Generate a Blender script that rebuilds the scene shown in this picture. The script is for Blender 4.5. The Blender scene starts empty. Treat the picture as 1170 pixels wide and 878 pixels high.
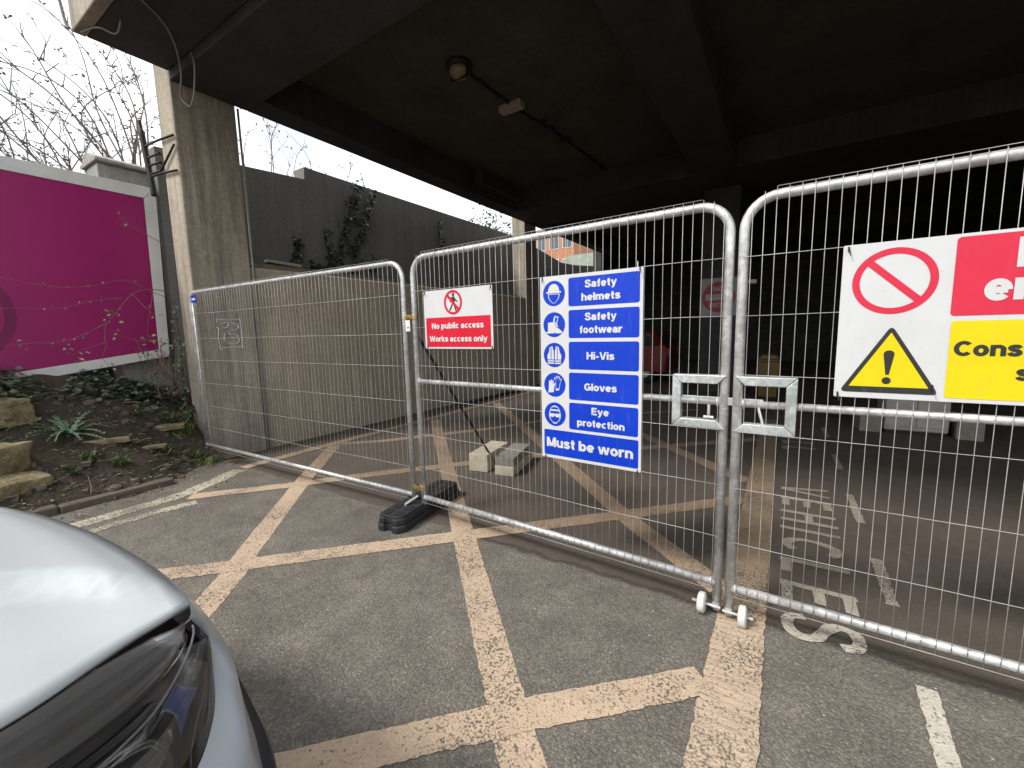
import bpy, bmesh, math, random
from mathutils import Vector, Matrix, noise as mnoise
R = math.radians
rnd = random.Random(7)
scene = bpy.context.scene
COL = scene.collection

# ------------------------------------------------------------------ helpers
class MB:
    """collects boxes, tubes, strips and polygons, then links them as one mesh object"""
    def __init__(self):
        self.v = []; self.f = []
    def add(self, vs, fs):
        o = len(self.v); self.v += [tuple(p) for p in vs]; self.f += [tuple(i + o for i in f) for f in fs]
        return self
    def box(self, x0, x1, y0, y1, z0, z1):
        vs = [(x0,y0,z0),(x1,y0,z0),(x1,y1,z0),(x0,y1,z0),(x0,y0,z1),(x1,y0,z1),(x1,y1,z1),(x0,y1,z1)]
        return self.add(vs, [(3,2,1,0),(4,5,6,7),(0,1,5,4),(1,2,6,5),(2,3,7,6),(3,0,4,7)])
    def tube(self, pts, r, n=8, caps=True, closed=False):
        pts = [Vector(p) for p in pts]; m = len(pts)
        rs = r if isinstance(r, (list, tuple)) else [r]*m
        vs = []; up = None
        for i, p in enumerate(pts):
            a = pts[(i-1) % m] if (i > 0 or closed) else p
            b = pts[(i+1) % m] if (i < m-1 or closed) else p
            t = (b - a)
            t = t.normalized() if t.length > 1e-9 else Vector((0,0,1))
            if up is None:
                up = Vector((0,0,1)) if abs(t.z) < .9 else Vector((1,0,0))
            s = t.cross(up)
            if s.length < 1e-6: s = t.orthogonal()
            s.normalize(); up = s.cross(t).normalized()
            for k in range(n):
                an = 2*math.pi*k/n
                vs.append(p + (s*math.cos(an) + up*math.sin(an))*rs[i])
        fs = []
        for i in range(m if closed else m-1):
            a0 = i*n; b0 = ((i+1) % m)*n
            for k in range(n):
                k2 = (k+1) % n
                fs.append((a0+k, a0+k2, b0+k2, b0+k))
        if caps and not closed:
            fs.append(tuple(range(n-1, -1, -1))); fs.append(tuple(range((m-1)*n, m*n)))
        return self.add(vs, fs)
    def prism(self, outline, y0, y1):
        """outline in x,z ; extruded along y"""
        n = len(outline)
        vs = [(x,y0,z) for x,z in outline] + [(x,y1,z) for x,z in outline]
        fs = [tuple(range(n)), tuple(range(2*n-1, n-1, -1))]
        for i in range(n):
            j = (i+1) % n; fs.append((i, i+n, j+n, j))
        return self.add(vs, fs)
    def prism_z(self, outline, z0, z1):
        n = len(outline)
        vs = [(x,y,z0) for x,y in outline] + [(x,y,z1) for x,y in outline]
        fs = [tuple(range(n-1,-1,-1)), tuple(range(n, 2*n))]
        for i in range(n):
            j = (i+1) % n; fs.append((i, j, j+n, i+n))
        return self.add(vs, fs)
    def flat(self, outline, y):
        """single sheet in x,z facing -y"""
        n = len(outline)
        return self.add([(x,y,z) for x,z in outline], [tuple(range(n))])
    def ring(self, cx, cz, r0, r1, y, n=48, a0=0, a1=2*math.pi):
        vs = []; full = abs(a1-a0-2*math.pi) < 1e-6
        m = n if full else n+1
        for i in range(m):
            a = a0+(a1-a0)*i/n
            vs += [(cx+r0*math.cos(a), y, cz+r0*math.sin(a)), (cx+r1*math.cos(a), y, cz+r1*math.sin(a))]
        fs = [(2*i, 2*i+1, (2*((i+1) % m))+1, 2*((i+1) % m)) for i in range(n)]
        return self.add(vs, fs)
    def lathe(self, prof, c=(0,0,0), axis='z', n=24):
        vs = []
        for (r, h) in prof:
            for k in range(n):
                a = 2*math.pi*k/n; x, y = r*math.cos(a), r*math.sin(a)
                p = {'z':(x,y,h),'x':(h,x,y),'y':(x,h,y)}[axis]
                vs.append((p[0]+c[0], p[1]+c[1], p[2]+c[2]))
        fs = []
        for i in range(len(prof)-1):
            for k in range(n):
                k2 = (k+1) % n
                fs.append((i*n+k, i*n+k2, (i+1)*n+k2, (i+1)*n+k))
        fs.append(tuple(range(n))); fs.append(tuple(range((len(prof)-1)*n, len(prof)*n)))
        return self.add(vs, fs)
    def grid(self, rows):
        m = len(rows[0]); vs = [p for r in rows for p in r]; fs = []
        for i in range(len(rows)-1):
            for j in range(m-1):
                fs.append((i*m+j, i*m+j+1, (i+1)*m+j+1, (i+1)*m+j))
        return self.add(vs, fs)
    def build(self, name, mat, parent=None, smooth=False, bevel=0, loc=None, rotz=0, fix=True, subd=0, seg=2):
        me = bpy.data.meshes.new(name)
        me.from_pydata(self.v, [], self.f)
        if fix:
            bm = bmesh.new(); bm.from_mesh(me); bmesh.ops.recalc_face_normals(bm, faces=bm.faces); bm.to_mesh(me); bm.free()
        me.materials.append(mat)
        if smooth:
            for p in me.polygons: p.use_smooth = True
        o = bpy.data.objects.new(name, me); COL.objects.link(o)
        if parent: o.parent = parent
        if loc is not None: o.location = loc
        o.rotation_euler = (0,0,rotz)
        if bevel:
            b = o.modifiers.new('bevel', 'BEVEL'); b.width = bevel; b.segments = seg; b.limit_method = 'ANGLE'; b.angle_limit = R(35)
        if subd:
            s = o.modifiers.new('sub', 'SUBSURF'); s.levels = subd; s.render_levels = subd
        return o

def tag(o, label=None, cat=None, group=None, kind=None):
    if label: o['label'] = label
    if cat: o['category'] = cat
    if group: o['group'] = group
    if kind: o['kind'] = kind
    return o
def empty(name, loc=(0,0,0), rz=0):
    o = bpy.data.objects.new(name, None); COL.objects.link(o); o.location = loc; o.rotation_euler = (0,0,rz); o.empty_display_size = .1
    return o
def nz(x, y=0, z=0): return mnoise.noise(Vector((x, y, z)))

# ------------------------------------------------------------------ materials
def newmat(name):
    m = bpy.data.materials.new(name); m.use_nodes = True
    nt = m.node_tree; return m, nt, nt.nodes['Principled BSDF']
def ramp(nt, stops, fac):
    n = nt.nodes.new('ShaderNodeValToRGB'); e = n.color_ramp.elements
    while len(e) < len(stops): e.new(.5)
    for i, (p, c) in enumerate(stops):
        e[i].position = p; e[i].color = c if len(c) == 4 else (*c, 1)
    nt.links.new(fac, n.inputs[0]); return n.outputs[0]
def coords(nt, scale=(1,1,1)):
    t = nt.nodes.new('ShaderNodeTexCoord'); mp = nt.nodes.new('ShaderNodeMapping'); mp.inputs['Scale'].default_value = scale
    nt.links.new(t.outputs['Object'], mp.inputs[0]); return mp.outputs[0]
def wcoords(nt, scale=(1,1,1)):
    t = nt.nodes.new('ShaderNodeNewGeometry'); mp = nt.nodes.new('ShaderNodeMapping'); mp.inputs['Scale'].default_value = scale
    nt.links.new(t.outputs['Position'], mp.inputs[0]); return mp.outputs[0]
def noise(nt, co, scale, detail=4, rough=.55, dist=0):
    n = nt.nodes.new('ShaderNodeTexNoise'); n.inputs['Scale'].default_value = scale; n.inputs['Detail'].default_value = detail
    n.inputs['Roughness'].default_value = rough; n.inputs['Distortion'].default_value = dist
    nt.links.new(co, n.inputs['Vector']); return n.outputs['Fac']
def voro(nt, co, scale, out='Distance', feature='F1'):
    n = nt.nodes.new('ShaderNodeTexVoronoi'); n.inputs['Scale'].default_value = scale; n.feature = feature
    nt.links.new(co, n.inputs['Vector']); return n.outputs[out]
def mix(nt, a, b, fac, mode='MIX'):
    n = nt.nodes.new('ShaderNodeMix'); n.data_type = 'RGBA'; n.blend_type = mode
    def put(s, v):
        if hasattr(v, 'links') or isinstance(v, bpy.types.NodeSocket): nt.links.new(v, s)
        elif isinstance(v, (int, float)): s.default_value = v
        else: s.default_value = v if len(v) == 4 else (*v, 1)
    put(n.inputs[0], fac); put(n.inputs[6], a); put(n.inputs[7], b); return n.outputs[2]
def math_(nt, op, a, b=0.0, c=None):
    n = nt.nodes.new('ShaderNodeMath'); n.operation = op
    for i, v in enumerate((a, b) if c is None else (a, b, c)):
        if isinstance(v, bpy.types.NodeSocket): nt.links.new(v, n.inputs[i])
        else: n.inputs[i].default_value = v
    return n.outputs[0]
def bump(nt, h, strength, dist, bsdf, normal=None):
    n = nt.nodes.new('ShaderNodeBump'); n.inputs['Strength'].default_value = strength; n.inputs['Distance'].default_value = dist
    nt.links.new(h, n.inputs['Height'])
    if normal: nt.links.new(normal, n.inputs['Normal'])
    nt.links.new(n.outputs[0], bsdf.inputs['Normal']); return n.outputs[0]
def basic(name, col, rough=.6, metal=0, var=.12, scale=6, bstr=0, bscale=60, coat=0, spec=.5):
    m, nt, b = newmat(name); co = coords(nt)
    n = noise(nt, co, scale, 5)
    lo = tuple(c*(1-var) for c in col); hi = tuple(min(1, c*(1+var)) for c in col)
    nt.links.new(ramp(nt, [(.3, lo), (.7, hi)], n), b.inputs['Base Color'])
    b.inputs['Roughness'].default_value = rough; b.inputs['Metallic'].default_value = metal
    b.inputs['Coat Weight'].default_value = coat; b.inputs['Specular IOR Level'].default_value = spec
    if bstr: bump(nt, noise(nt, co, bscale, 4), bstr, .01, b)
    return m

def concrete(name, c0, c1, stain, stain_amt=.5, streak=True, board=None, rough=.85, bs=.35):
    m, nt, b = newmat(name); co = wcoords(nt)
    big = noise(nt, co, 1.3, 6, .65); fine = noise(nt, co, 22, 6, .7)
    col = ramp(nt, [(.28, c0), (.72, c1)], big)
    col = mix(nt, col, ramp(nt, [(.25, (.55,.55,.55)), (.75, (1.25,1.25,1.25))], fine), .7, 'MULTIPLY')
    if streak:
        st = noise(nt, wcoords(nt, (7, 7, .35)), 1.6, 6, .7)
        col = mix(nt, col, stain, math_(nt, 'MULTIPLY', ramp(nt, [(.42, (0,0,0)), (.72, (1,1,1))], st), stain_amt))
    pits = voro(nt, co, 55)
    pit = ramp(nt, [(.05, (.45,.45,.45)), (.16, (1,1,1))], pits)
    sel = noise(nt, co, 5, 2)
    col = mix(nt, col, pit, ramp(nt, [(.5, (0,0,0)), (.62, (1,1,1))], sel), 'MULTIPLY')
    h = fine
    if board:
        w = nt.nodes.new('ShaderNodeTexWave'); w.bands_direction = board; w.inputs['Scale'].default_value = 1.9; w.inputs['Distortion'].default_value = .15
        w.wave_profile = 'SAW'; nt.links.new(co, w.inputs['Vector'])
        line = ramp(nt, [(.0, (.45,.45,.45)), (.05, (1,1,1)), (.96, (1,1,1)), (1, (.6,.6,.6))], w.outputs['Fac'])
        col = mix(nt, col, line, .8, 'MULTIPLY')
        h = math_(nt, 'ADD', fine, math_(nt, 'MULTIPLY', w.outputs['Fac'], .6))
    nt.links.new(col, b.inputs['Base Color']); b.inputs['Roughness'].default_value = rough
    bump(nt, h, bs, .012, b)
    return m

def asphalt_color(nt, co):
    """returns (colour, height) of the worn tarmac; beyond the old resurfacing joint it is smoother and browner, with deck shade darkened into the colour"""
    big = noise(nt, co, .55, 5, .6); mid = noise(nt, co, 4.5, 6, .7); agg = voro(nt, co, 115); grain = noise(nt, co, 170, 3, .7)
    col = ramp(nt, [(.3, (.165,.151,.131)), (.7, (.222,.205,.178))], big)
    col = mix(nt, col, ramp(nt, [(.3, (.66,.66,.66)), (.7, (1.22,1.22,1.2))], mid), .75, 'MULTIPLY')
    vc = nt.nodes.new('ShaderNodeTexVoronoi'); vc.inputs['Scale'].default_value = 115; nt.links.new(co, vc.inputs['Vector'])
    sep = nt.nodes.new('ShaderNodeSeparateColor'); nt.links.new(vc.outputs['Color'], sep.inputs[0])
    stone = ramp(nt, [(0, (.66,.66,.66)), (.6, (.96,.95,.93)), (.95, (1.24,1.22,1.18)), (1, (1.7,1.66,1.6))], sep.outputs[0])
    col = mix(nt, col, stone, .75, 'MULTIPLY')
    gap = ramp(nt, [(.25, (1.04,1.04,1.04)), (.68, (.62,.62,.62))], agg)
    col = mix(nt, col, gap, .75, 'MULTIPLY')
    chips = voro(nt, co, 11)
    chips = math_(nt, 'ADD', chips, math_(nt, 'MULTIPLY', math_(nt, 'SUBTRACT', noise(nt, co, 60, 3), .5), .06)); chipsel = ramp(nt, [(.045, (1,1,1)), (.06, (0,0,0))], chips)
    col = mix(nt, col, (.42,.40,.36), chipsel)
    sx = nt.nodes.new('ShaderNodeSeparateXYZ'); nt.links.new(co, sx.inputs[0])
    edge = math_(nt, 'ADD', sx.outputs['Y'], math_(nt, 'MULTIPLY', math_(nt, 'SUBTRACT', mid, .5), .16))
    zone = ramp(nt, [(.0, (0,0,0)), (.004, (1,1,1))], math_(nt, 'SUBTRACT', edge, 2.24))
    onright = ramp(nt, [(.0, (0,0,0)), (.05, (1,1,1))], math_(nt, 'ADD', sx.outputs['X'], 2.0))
    inner = mix(nt, (.078,.063,.050), (.115,.094,.075), ramp(nt, [(.35,(0,0,0)),(.65,(1,1,1))], noise(nt, co, 1.7, 6, .7)))  # older brown surface, darkened further to stand in for the deck's shade
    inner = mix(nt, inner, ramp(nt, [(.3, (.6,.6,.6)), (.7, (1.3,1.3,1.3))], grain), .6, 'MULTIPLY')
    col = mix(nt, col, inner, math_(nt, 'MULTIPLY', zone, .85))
    # dark seam along the joint
    d = math_(nt, 'ABSOLUTE', math_(nt, 'SUBTRACT', edge, 2.235))
    seam = math_(nt, 'MULTIPLY', ramp(nt, [(.0, (1,1,1)), (.035, (0,0,0))], d), onright)
    col = mix(nt, col, (.022,.019,.017), math_(nt, 'MULTIPLY', seam, .75))
    oil = noise(nt, co, .9, 3, .5); col = mix(nt, col, (.05,.046,.042), math_(nt, 'MULTIPLY', ramp(nt, [(.60,(0,0,0)),(.74,(1,1,1))], oil), .45))
    # cracks
    ck = voro(nt, mixvec(nt, co, 1.1), .55, feature='DISTANCE_TO_EDGE')
    crack = ramp(nt, [(.0, (1,1,1)), (.012, (0,0,0))], ck)
    col = mix(nt, col, (.03,.027,.025), math_(nt, 'MULTIPLY', crack, math_(nt, 'MULTIPLY', mid, .35)))
    h = math_(nt, 'ADD', math_(nt, 'MULTIPLY', math_(nt, 'SUBTRACT', 1.0, agg), .8), math_(nt, 'MULTIPLY', mid, .7))
    return col, h
def mixvec(nt, co, amt):
    n = nt.nodes.new('ShaderNodeTexNoise'); n.inputs['Scale'].default_value = 1.6; n.inputs['Detail'].default_value = 5; nt.links.new(co, n.inputs['Vector'])
    v = nt.nodes.new('ShaderNodeVectorMath'); v.operation = 'MULTIPLY_ADD'; nt.links.new(n.outputs['Color'], v.inputs[0]); v.inputs[1].default_value = (amt,)*3; nt.links.new(co, v.inputs[2])
    return v.outputs[0]

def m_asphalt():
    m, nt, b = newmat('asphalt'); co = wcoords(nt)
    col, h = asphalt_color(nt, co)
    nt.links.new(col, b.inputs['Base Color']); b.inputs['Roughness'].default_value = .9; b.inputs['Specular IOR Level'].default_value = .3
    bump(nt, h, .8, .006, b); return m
def m_paint(name, col, wear, ribs=False):
    m, nt, b = newmat(name); co = wcoords(nt)
    ac, ah = asphalt_color(nt, co)
    w1 = noise(nt, co, 48, 8, .8); w2 = noise(nt, co, 2.2, 5, .6); w3 = voro(nt, co, 95)
    a = math_(nt, 'ADD', math_(nt, 'MULTIPLY', w1, .55), math_(nt, 'MULTIPLY', w2, .45))
    a = math_(nt, 'ADD', a, math_(nt, 'MULTIPLY', math_(nt, 'SUBTRACT', w3, .35), -.30))
    keep = ramp(nt, [(wear, (0,0,0)), (wear+.09, (1,1,1))], a)
    dirt_shade = ramp(nt, [(.3, tuple(c*.74 for c in col)), (.68, col)], noise(nt, co, 11, 7, .75))
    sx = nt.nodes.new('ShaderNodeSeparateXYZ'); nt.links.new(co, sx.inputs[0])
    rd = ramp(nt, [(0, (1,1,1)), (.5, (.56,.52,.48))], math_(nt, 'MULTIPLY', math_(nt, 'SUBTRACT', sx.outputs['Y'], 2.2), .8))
    dirt_shade = mix(nt, dirt_shade, rd, .9, 'MULTIPLY')          # grime plus deck shade painted into the line colour inside the gates
    if ribs:
        wv = nt.nodes.new('ShaderNodeTexWave'); wv.bands_direction = 'Y'; wv.inputs['Scale'].default_value = 9; wv.inputs['Distortion'].default_value = 4; wv.inputs['Detail'].default_value = 3
        nt.links.new(co, wv.inputs['Vector'])
        dirt_shade = mix(nt, dirt_shade, ramp(nt, [(.1, (.7,.68,.66)), (.5, (1,1,1))], wv.outputs['Fac']), .5, 'MULTIPLY')
    nt.links.new(mix(nt, ac, dirt_shade, keep), b.inputs['Base Color']); b.inputs['Roughness'].default_value = .8
    bump(nt, math_(nt, 'ADD', math_(nt, 'MULTIPLY', keep, .9), ah), .7, .005, b); return m

def m_soil():
    m, nt, b = newmat('soil'); co = wcoords(nt)
    n1 = noise(nt, co, 3, 8, .7); n2 = noise(nt, co, 40, 6, .75)
    col = ramp(nt, [(.3, (.034,.024,.017)), (.55, (.075,.054,.039)), (.78, (.14,.108,.08))], n2)
    col = mix(nt, col, ramp(nt, [(.3,(.03,.045,.016)),(.7,(.06,.085,.03))], n2), ramp(nt, [(.5,(0,0,0)),(.68,(.75,.75,.75))], n1))
    st = voro(nt, co, 26); col = mix(nt, col, (.17,.145,.115), ramp(nt, [(.1,(1,1,1)),(.13,(0,0,0))], st))
    nt.links.new(col, b.inputs['Base Color']); b.inputs['Roughness'].default_value = .95
    bump(nt, math_(nt,'ADD', n2, math_(nt,'MULTIPLY', noise(nt, co, 130, 3), .5)), 1, .03, b); return m
def m_rock():
    m, nt, b = newmat('sandstone'); co = coords(nt)
    n1 = noise(nt, co, 3.2, 7, .65); n2 = noise(nt, co, 24, 6, .7)
    col = ramp(nt, [(.3,(.13,.105,.058)),(.52,(.30,.24,.135)),(.72,(.42,.36,.235))], n1)
    col = mix(nt, col, ramp(nt,[(.25,(.5,.5,.48)),(.75,(1.2,1.2,1.15))], n2), .8, 'MULTIPLY')
    nt.links.new(col, b.inputs['Base Color']); b.inputs['Roughness'].default_value = .9; bump(nt, math_(nt,'ADD',n1,n2), .7, .03, b); return m
def m_galv(name, base=(.52,.54,.55), rough=.38):
    m, nt, b = newmat(name); co = wcoords(nt)
    v = nt.nodes.new('ShaderNodeTexVoronoi'); v.inputs['Scale'].default_value = 60; nt.links.new(co, v.inputs['Vector'])
    sep = nt.nodes.new('ShaderNodeSeparateColor'); nt.links.new(v.outputs['Color'], sep.inputs[0])
    n = noise(nt, co, 9, 5, .7)
    col = mix(nt, ramp(nt, [(0, tuple(c*.82 for c in base)), (1, tuple(min(1,c*1.12) for c in base))], sep.outputs[0]),
              ramp(nt, [(.3,(.55,.53,.50)),(.62,(1,1,1))], n), .85, 'MULTIPLY')
    nt.links.new(col, b.inputs['Base Color']); b.inputs['Metallic'].default_value = .5
    nt.links.new(ramp(nt, [(.3,(rough-.08,)*3),(.7,(rough+.16,)*3)], n), b.inputs['Roughness'])
    bump(nt, n, .08, .004, b); return m
def m_leaf(name, c0, c1, rough=.45, trans=.0):
    m, nt, b = newmat(name); co = wcoords(nt)
    n = noise(nt, co, 17, 3)
    oi = nt.nodes.new('ShaderNodeNewGeometry')
    col = mix(nt, ramp(nt, [(.3,c0),(.7,c1)], n), ramp(nt, [(0,(.65,.65,.65)),(1,(1.3,1.3,1.3))], oi.outputs['Random Per Island']), .9, 'MULTIPLY')
    nt.links.new(col, b.inputs['Base Color']); b.inputs['Roughness'].default_value = rough
    return m
def m_bark(name, c0, c1):
    m, nt, b = newmat(name); co = wcoords(nt)
    n = noise(nt, co, 14, 5, .7)
    nt.links.new(ramp(nt, [(.3,c0),(.7,c1)], n), b.inputs['Base Color']); b.inputs['Roughness'].default_value = .85
    return m
def m_brick():
    m, nt, b = newmat('orange_brick'); co = wcoords(nt)
    t = nt.nodes.new('ShaderNodeTexBrick'); t.inputs['Scale'].default_value = 2.2
    t.inputs['Color1'].default_value = (.50,.22,.10,1); t.inputs['Color2'].default_value = (.42,.17,.08,1); t.inputs['Mortar'].default_value = (.45,.36,.28,1); t.inputs['Mortar Size'].default_value = .012
    mp = wcoords(nt, (1,1,1)); sx = nt.nodes.new('ShaderNodeSeparateXYZ'); nt.links.new(mp, sx.inputs[0])
    cb = nt.nodes.new('ShaderNodeCombineXYZ'); nt.links.new(math_(nt,'ADD',sx.outputs[0],sx.outputs[1]), cb.inputs[0]); nt.links.new(sx.outputs[2], cb.inputs[1])
    nt.links.new(cb.outputs[0], t.inputs['Vector']); nt.links.new(t.outputs['Color'], b.inputs['Base Color']); b.inputs['Roughness'].default_value = .85
    return m
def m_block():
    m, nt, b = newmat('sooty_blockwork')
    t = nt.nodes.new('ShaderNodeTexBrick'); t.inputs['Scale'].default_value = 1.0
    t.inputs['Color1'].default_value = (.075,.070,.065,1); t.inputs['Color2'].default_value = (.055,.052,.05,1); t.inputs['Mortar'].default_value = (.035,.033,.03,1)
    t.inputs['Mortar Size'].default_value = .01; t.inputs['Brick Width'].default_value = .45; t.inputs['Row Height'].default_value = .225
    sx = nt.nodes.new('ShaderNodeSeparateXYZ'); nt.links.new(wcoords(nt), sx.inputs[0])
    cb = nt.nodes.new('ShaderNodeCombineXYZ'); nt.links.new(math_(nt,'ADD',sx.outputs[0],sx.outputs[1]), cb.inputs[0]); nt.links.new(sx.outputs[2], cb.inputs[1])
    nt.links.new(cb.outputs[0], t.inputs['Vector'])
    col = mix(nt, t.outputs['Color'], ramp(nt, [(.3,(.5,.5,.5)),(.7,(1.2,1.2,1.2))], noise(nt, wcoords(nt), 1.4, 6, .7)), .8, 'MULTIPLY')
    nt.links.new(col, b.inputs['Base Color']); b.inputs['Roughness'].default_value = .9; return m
def m_carpaint():
    m, nt, b = newmat('silver_car_paint'); co = coords(nt)
    fl = noise(nt, co, 900, 2); d = noise(nt, co, 3, 4)
    nt.links.new(mix(nt, ramp(nt, [(.3,(.47,.515,.525)),(.7,(.55,.595,.605))], fl), ramp(nt, [(.3,(.92,.92,.92)),(.7,(1,1,1))], d), .6, 'MULTIPLY'), b.inputs['Base Color'])
    b.inputs['Metallic'].default_value = .12; b.inputs['Roughness'].default_value = .42; b.inputs['Coat Weight'].default_value = .35; b.inputs['Coat Roughness'].default_value = .12
    return m
def m_lens():
    m, nt, b = newmat('headlight_lens')
    b.inputs['Base Color'].default_value = (.55,.58,.6,1); b.inputs['Roughness'].default_value = .02; b.inputs['Transmission Weight'].default_value = 0
    tr = nt.nodes.new('ShaderNodeBsdfTransparent'); tr.inputs[0].default_value = (.93,.94,.95,1)
    gl = nt.nodes.new('ShaderNodeBsdfGlossy'); gl.inputs['Roughness'].default_value = .03
    fr = nt.nodes.new('ShaderNodeFresnel'); fr.inputs[0].default_value = 1.75
    ms = nt.nodes.new('ShaderNodeMixShader'); nt.links.new(fr.outputs[0], ms.inputs[0]); nt.links.new(tr.outputs[0], ms.inputs[1]); nt.links.new(gl.outputs[0], ms.inputs[2])
    nt.links.new(ms.outputs[0], nt.nodes['Material Output'].inputs[0]); nt.nodes.remove(b); return m

M = {}
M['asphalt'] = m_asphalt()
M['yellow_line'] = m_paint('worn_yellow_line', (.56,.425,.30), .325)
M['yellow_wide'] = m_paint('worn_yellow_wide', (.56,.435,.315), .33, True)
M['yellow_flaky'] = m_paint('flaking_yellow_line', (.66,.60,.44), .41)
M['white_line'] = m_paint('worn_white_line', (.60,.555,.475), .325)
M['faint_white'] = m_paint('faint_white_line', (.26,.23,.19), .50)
M['soil'] = m_soil(); M['rock'] = m_rock()
M['kerb'] = concrete('kerb_stone', (.085,.068,.050), (.17,.14,.105), (.04,.035,.025), .5, False)
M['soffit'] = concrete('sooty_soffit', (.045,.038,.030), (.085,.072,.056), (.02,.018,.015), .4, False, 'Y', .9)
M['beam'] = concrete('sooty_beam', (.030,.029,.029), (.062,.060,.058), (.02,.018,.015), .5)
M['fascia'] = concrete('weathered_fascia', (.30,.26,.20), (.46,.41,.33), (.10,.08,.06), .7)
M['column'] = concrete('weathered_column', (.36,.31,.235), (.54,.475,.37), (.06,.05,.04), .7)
M['lowwall'] = concrete('retaining_concrete', (.47,.395,.29), (.66,.565,.425), (.20,.165,.125), .55)
M['render'] = concrete('grey_render', (.175,.172,.155), (.235,.23,.21), (.05,.05,.046), .3, True, None, .9, .15)
M['coping'] = concrete('coping_stone', (.30,.29,.26), (.42,.41,.38), (.12,.11,.1), .5)
M['block'] = m_block()
M['galv'] = m_galv('galvanised_tube', (.68,.69,.69), .40); M['wire'] = basic('galvanised_wire', (.45,.45,.435), .5, .35, .25, 5); M['galv_box'] = m_galv('galvanised_box_section', (.56,.60,.60), .42)
M['brass'] = basic('zinc_yellow_clamp', (.50,.38,.16), .4, .8)
M['plate'] = basic('white_plate', (.75,.74,.72), .4)
M['hole'] = basic('black_hole', (.01,.01,.01), .8)
M['rubber'] = basic('black_rubber', (.022,.022,.024), .62, 0, .25, 14, .4, 90)
M['wheel'] = basic('white_nylon', (.62,.61,.58), .5, 0, .15, 30)
M['tie'] = basic('black_cable_tie', (.015,.015,.015), .5)
def m_sign(name, c, rough=.45):
    m, nt, b = newmat(name); co = coords(nt)
    d = noise(nt, co, 3.5, 6, .65); f = noise(nt, coords(nt, (40,40,5)), 1.2, 6, .7); sp = voro(nt, co, 24)
    col = mix(nt, ramp(nt, [(.3, tuple(x*.93 for x in c)), (.7, tuple(min(1,x*1.04) for x in c))], d), (.30,.28,.25), math_(nt, 'MULTIPLY', ramp(nt, [(.56,(0,0,0)),(.80,(1,1,1))], f), .16))
    col = mix(nt, col, (.12,.11,.10), math_(nt, 'MULTIPLY', ramp(nt, [(.035,(1,1,1)),(.06,(0,0,0))], sp), .45))
    nt.links.new(col, b.inputs['Base Color']); b.inputs['Specular IOR Level'].default_value = .3
    nt.links.new(ramp(nt, [(.3,(rough-.08,)*3),(.7,(rough+.12,)*3)], d), b.inputs['Roughness'])
    bump(nt, noise(nt, co, 2.5, 2), .25, .02, b); return m
M['s_white'] = m_sign('sign_white', (.60,.61,.61)); M['s_blue'] = m_sign('sign_blue', (.001,.040,.50)); M['s_red'] = m_sign('sign_red', (.60,.012,.035))
M['s_red2'] = m_sign('sign_red_faded', (.62,.025,.06)); M['s_yellow'] = m_sign('sign_yellow', (.74,.59,.003)); M['s_black'] = m_sign('sign_black', (.03,.03,.028))
M['magenta'] = basic('magenta_vinyl', (.30,.008,.115), .36, 0, .10, 1.2); M['magenta_dark'] = basic('magenta_ring', (.17,.005,.07), .35, 0, .1, 2)
M['white_frame'] = basic('white_hoarding_edge', (.62,.62,.59), .55, 0, .1, 3)
M['brick_grey'] = concrete('grey_kerb_block', (.19,.17,.145), (.28,.255,.22), (.1,.09,.08), .3, False)
M['brick_pale'] = concrete('pale_kerb_block', (.42,.37,.28), (.56,.50,.39), (.2,.17,.13), .4, False)
M['iron'] = basic('black_iron', (.02,.019,.02), .55, .4, .3, 20)
M['conduit'] = basic('dusty_conduit', (.03,.027,.023), .6, .3); M['pipe'] = basic('grey_pipe', (.30,.28,.24), .5, .3)
M['lampbody'] = basic('aged_lamp_glass', (.26,.20,.10), .25, 0, .3, 12); M['lampbase'] = basic('black_lamp_base', (.015,.014,.013), .6); M['jbox'] = basic('dusty_white_box', (.36,.30,.25), .5)
M['bark'] = m_bark('twig_bark', (.20,.175,.155), (.33,.29,.25)); M['bark_dark'] = m_bark('dark_bark', (.05,.04,.03), (.10,.08,.06))
M['cane'] = m_bark('bramble_cane', (.14,.075,.065), (.27,.17,.13))
M['leaf'] = m_leaf('green_leaf', (.05,.085,.03), (.12,.17,.06)); M['leaf_dark'] = m_leaf('ivy_leaf_dark', (.010,.018,.010), (.026,.040,.020), .35); M['leaf_ivy'] = m_leaf('ivy_leaf', (.05,.075,.042), (.115,.15,.09), .4)
M['leaf_pale'] = m_leaf('pale_leaf', (.16,.20,.08), (.30,.33,.16)); M['thistle'] = m_leaf('thistle_leaf', (.07,.13,.07), (.16,.24,.14), .5); M['grass'] = m_leaf('grass_blade', (.07,.12,.02), (.17,.24,.05), .5); M['straw'] = m_leaf('dead_straw', (.20,.16,.10), (.42,.35,.23), .8)
M['timber'] = basic('weathered_timber', (.48,.42,.34), .8, 0, .2, 9)
M['car'] = m_carpaint(); M['lens'] = m_lens()
M['clad'] = basic('black_cladding', (.028,.029,.030), .55, 0, .15, 40, .2, 400)
M['glass_dark'] = basic('dark_window_glass', (.015,.017,.02), .05, 0, .1, 3, 0, 60, 0, .8); M['housing'] = basic('lamp_housing', (.26,.25,.24), .3, .3, .3, 8); M['chrome'] = basic('lamp_reflector', (.55,.56,.57), .12, 1, .1, 5); M['drl'] = basic('light_guide', (.75,.77,.78), .2); M['amber'] = basic('brown_reflector', (.60,.57,.54), .28, .45)
M['tyre'] = basic('tyre_rubber', (.018,.018,.019), .8, 0, .2, 30)
M['redpaint'] = basic('red_car_paint', (.16,.008,.012), .3, .2, .1, 3, 0, 60, .6)
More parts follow.
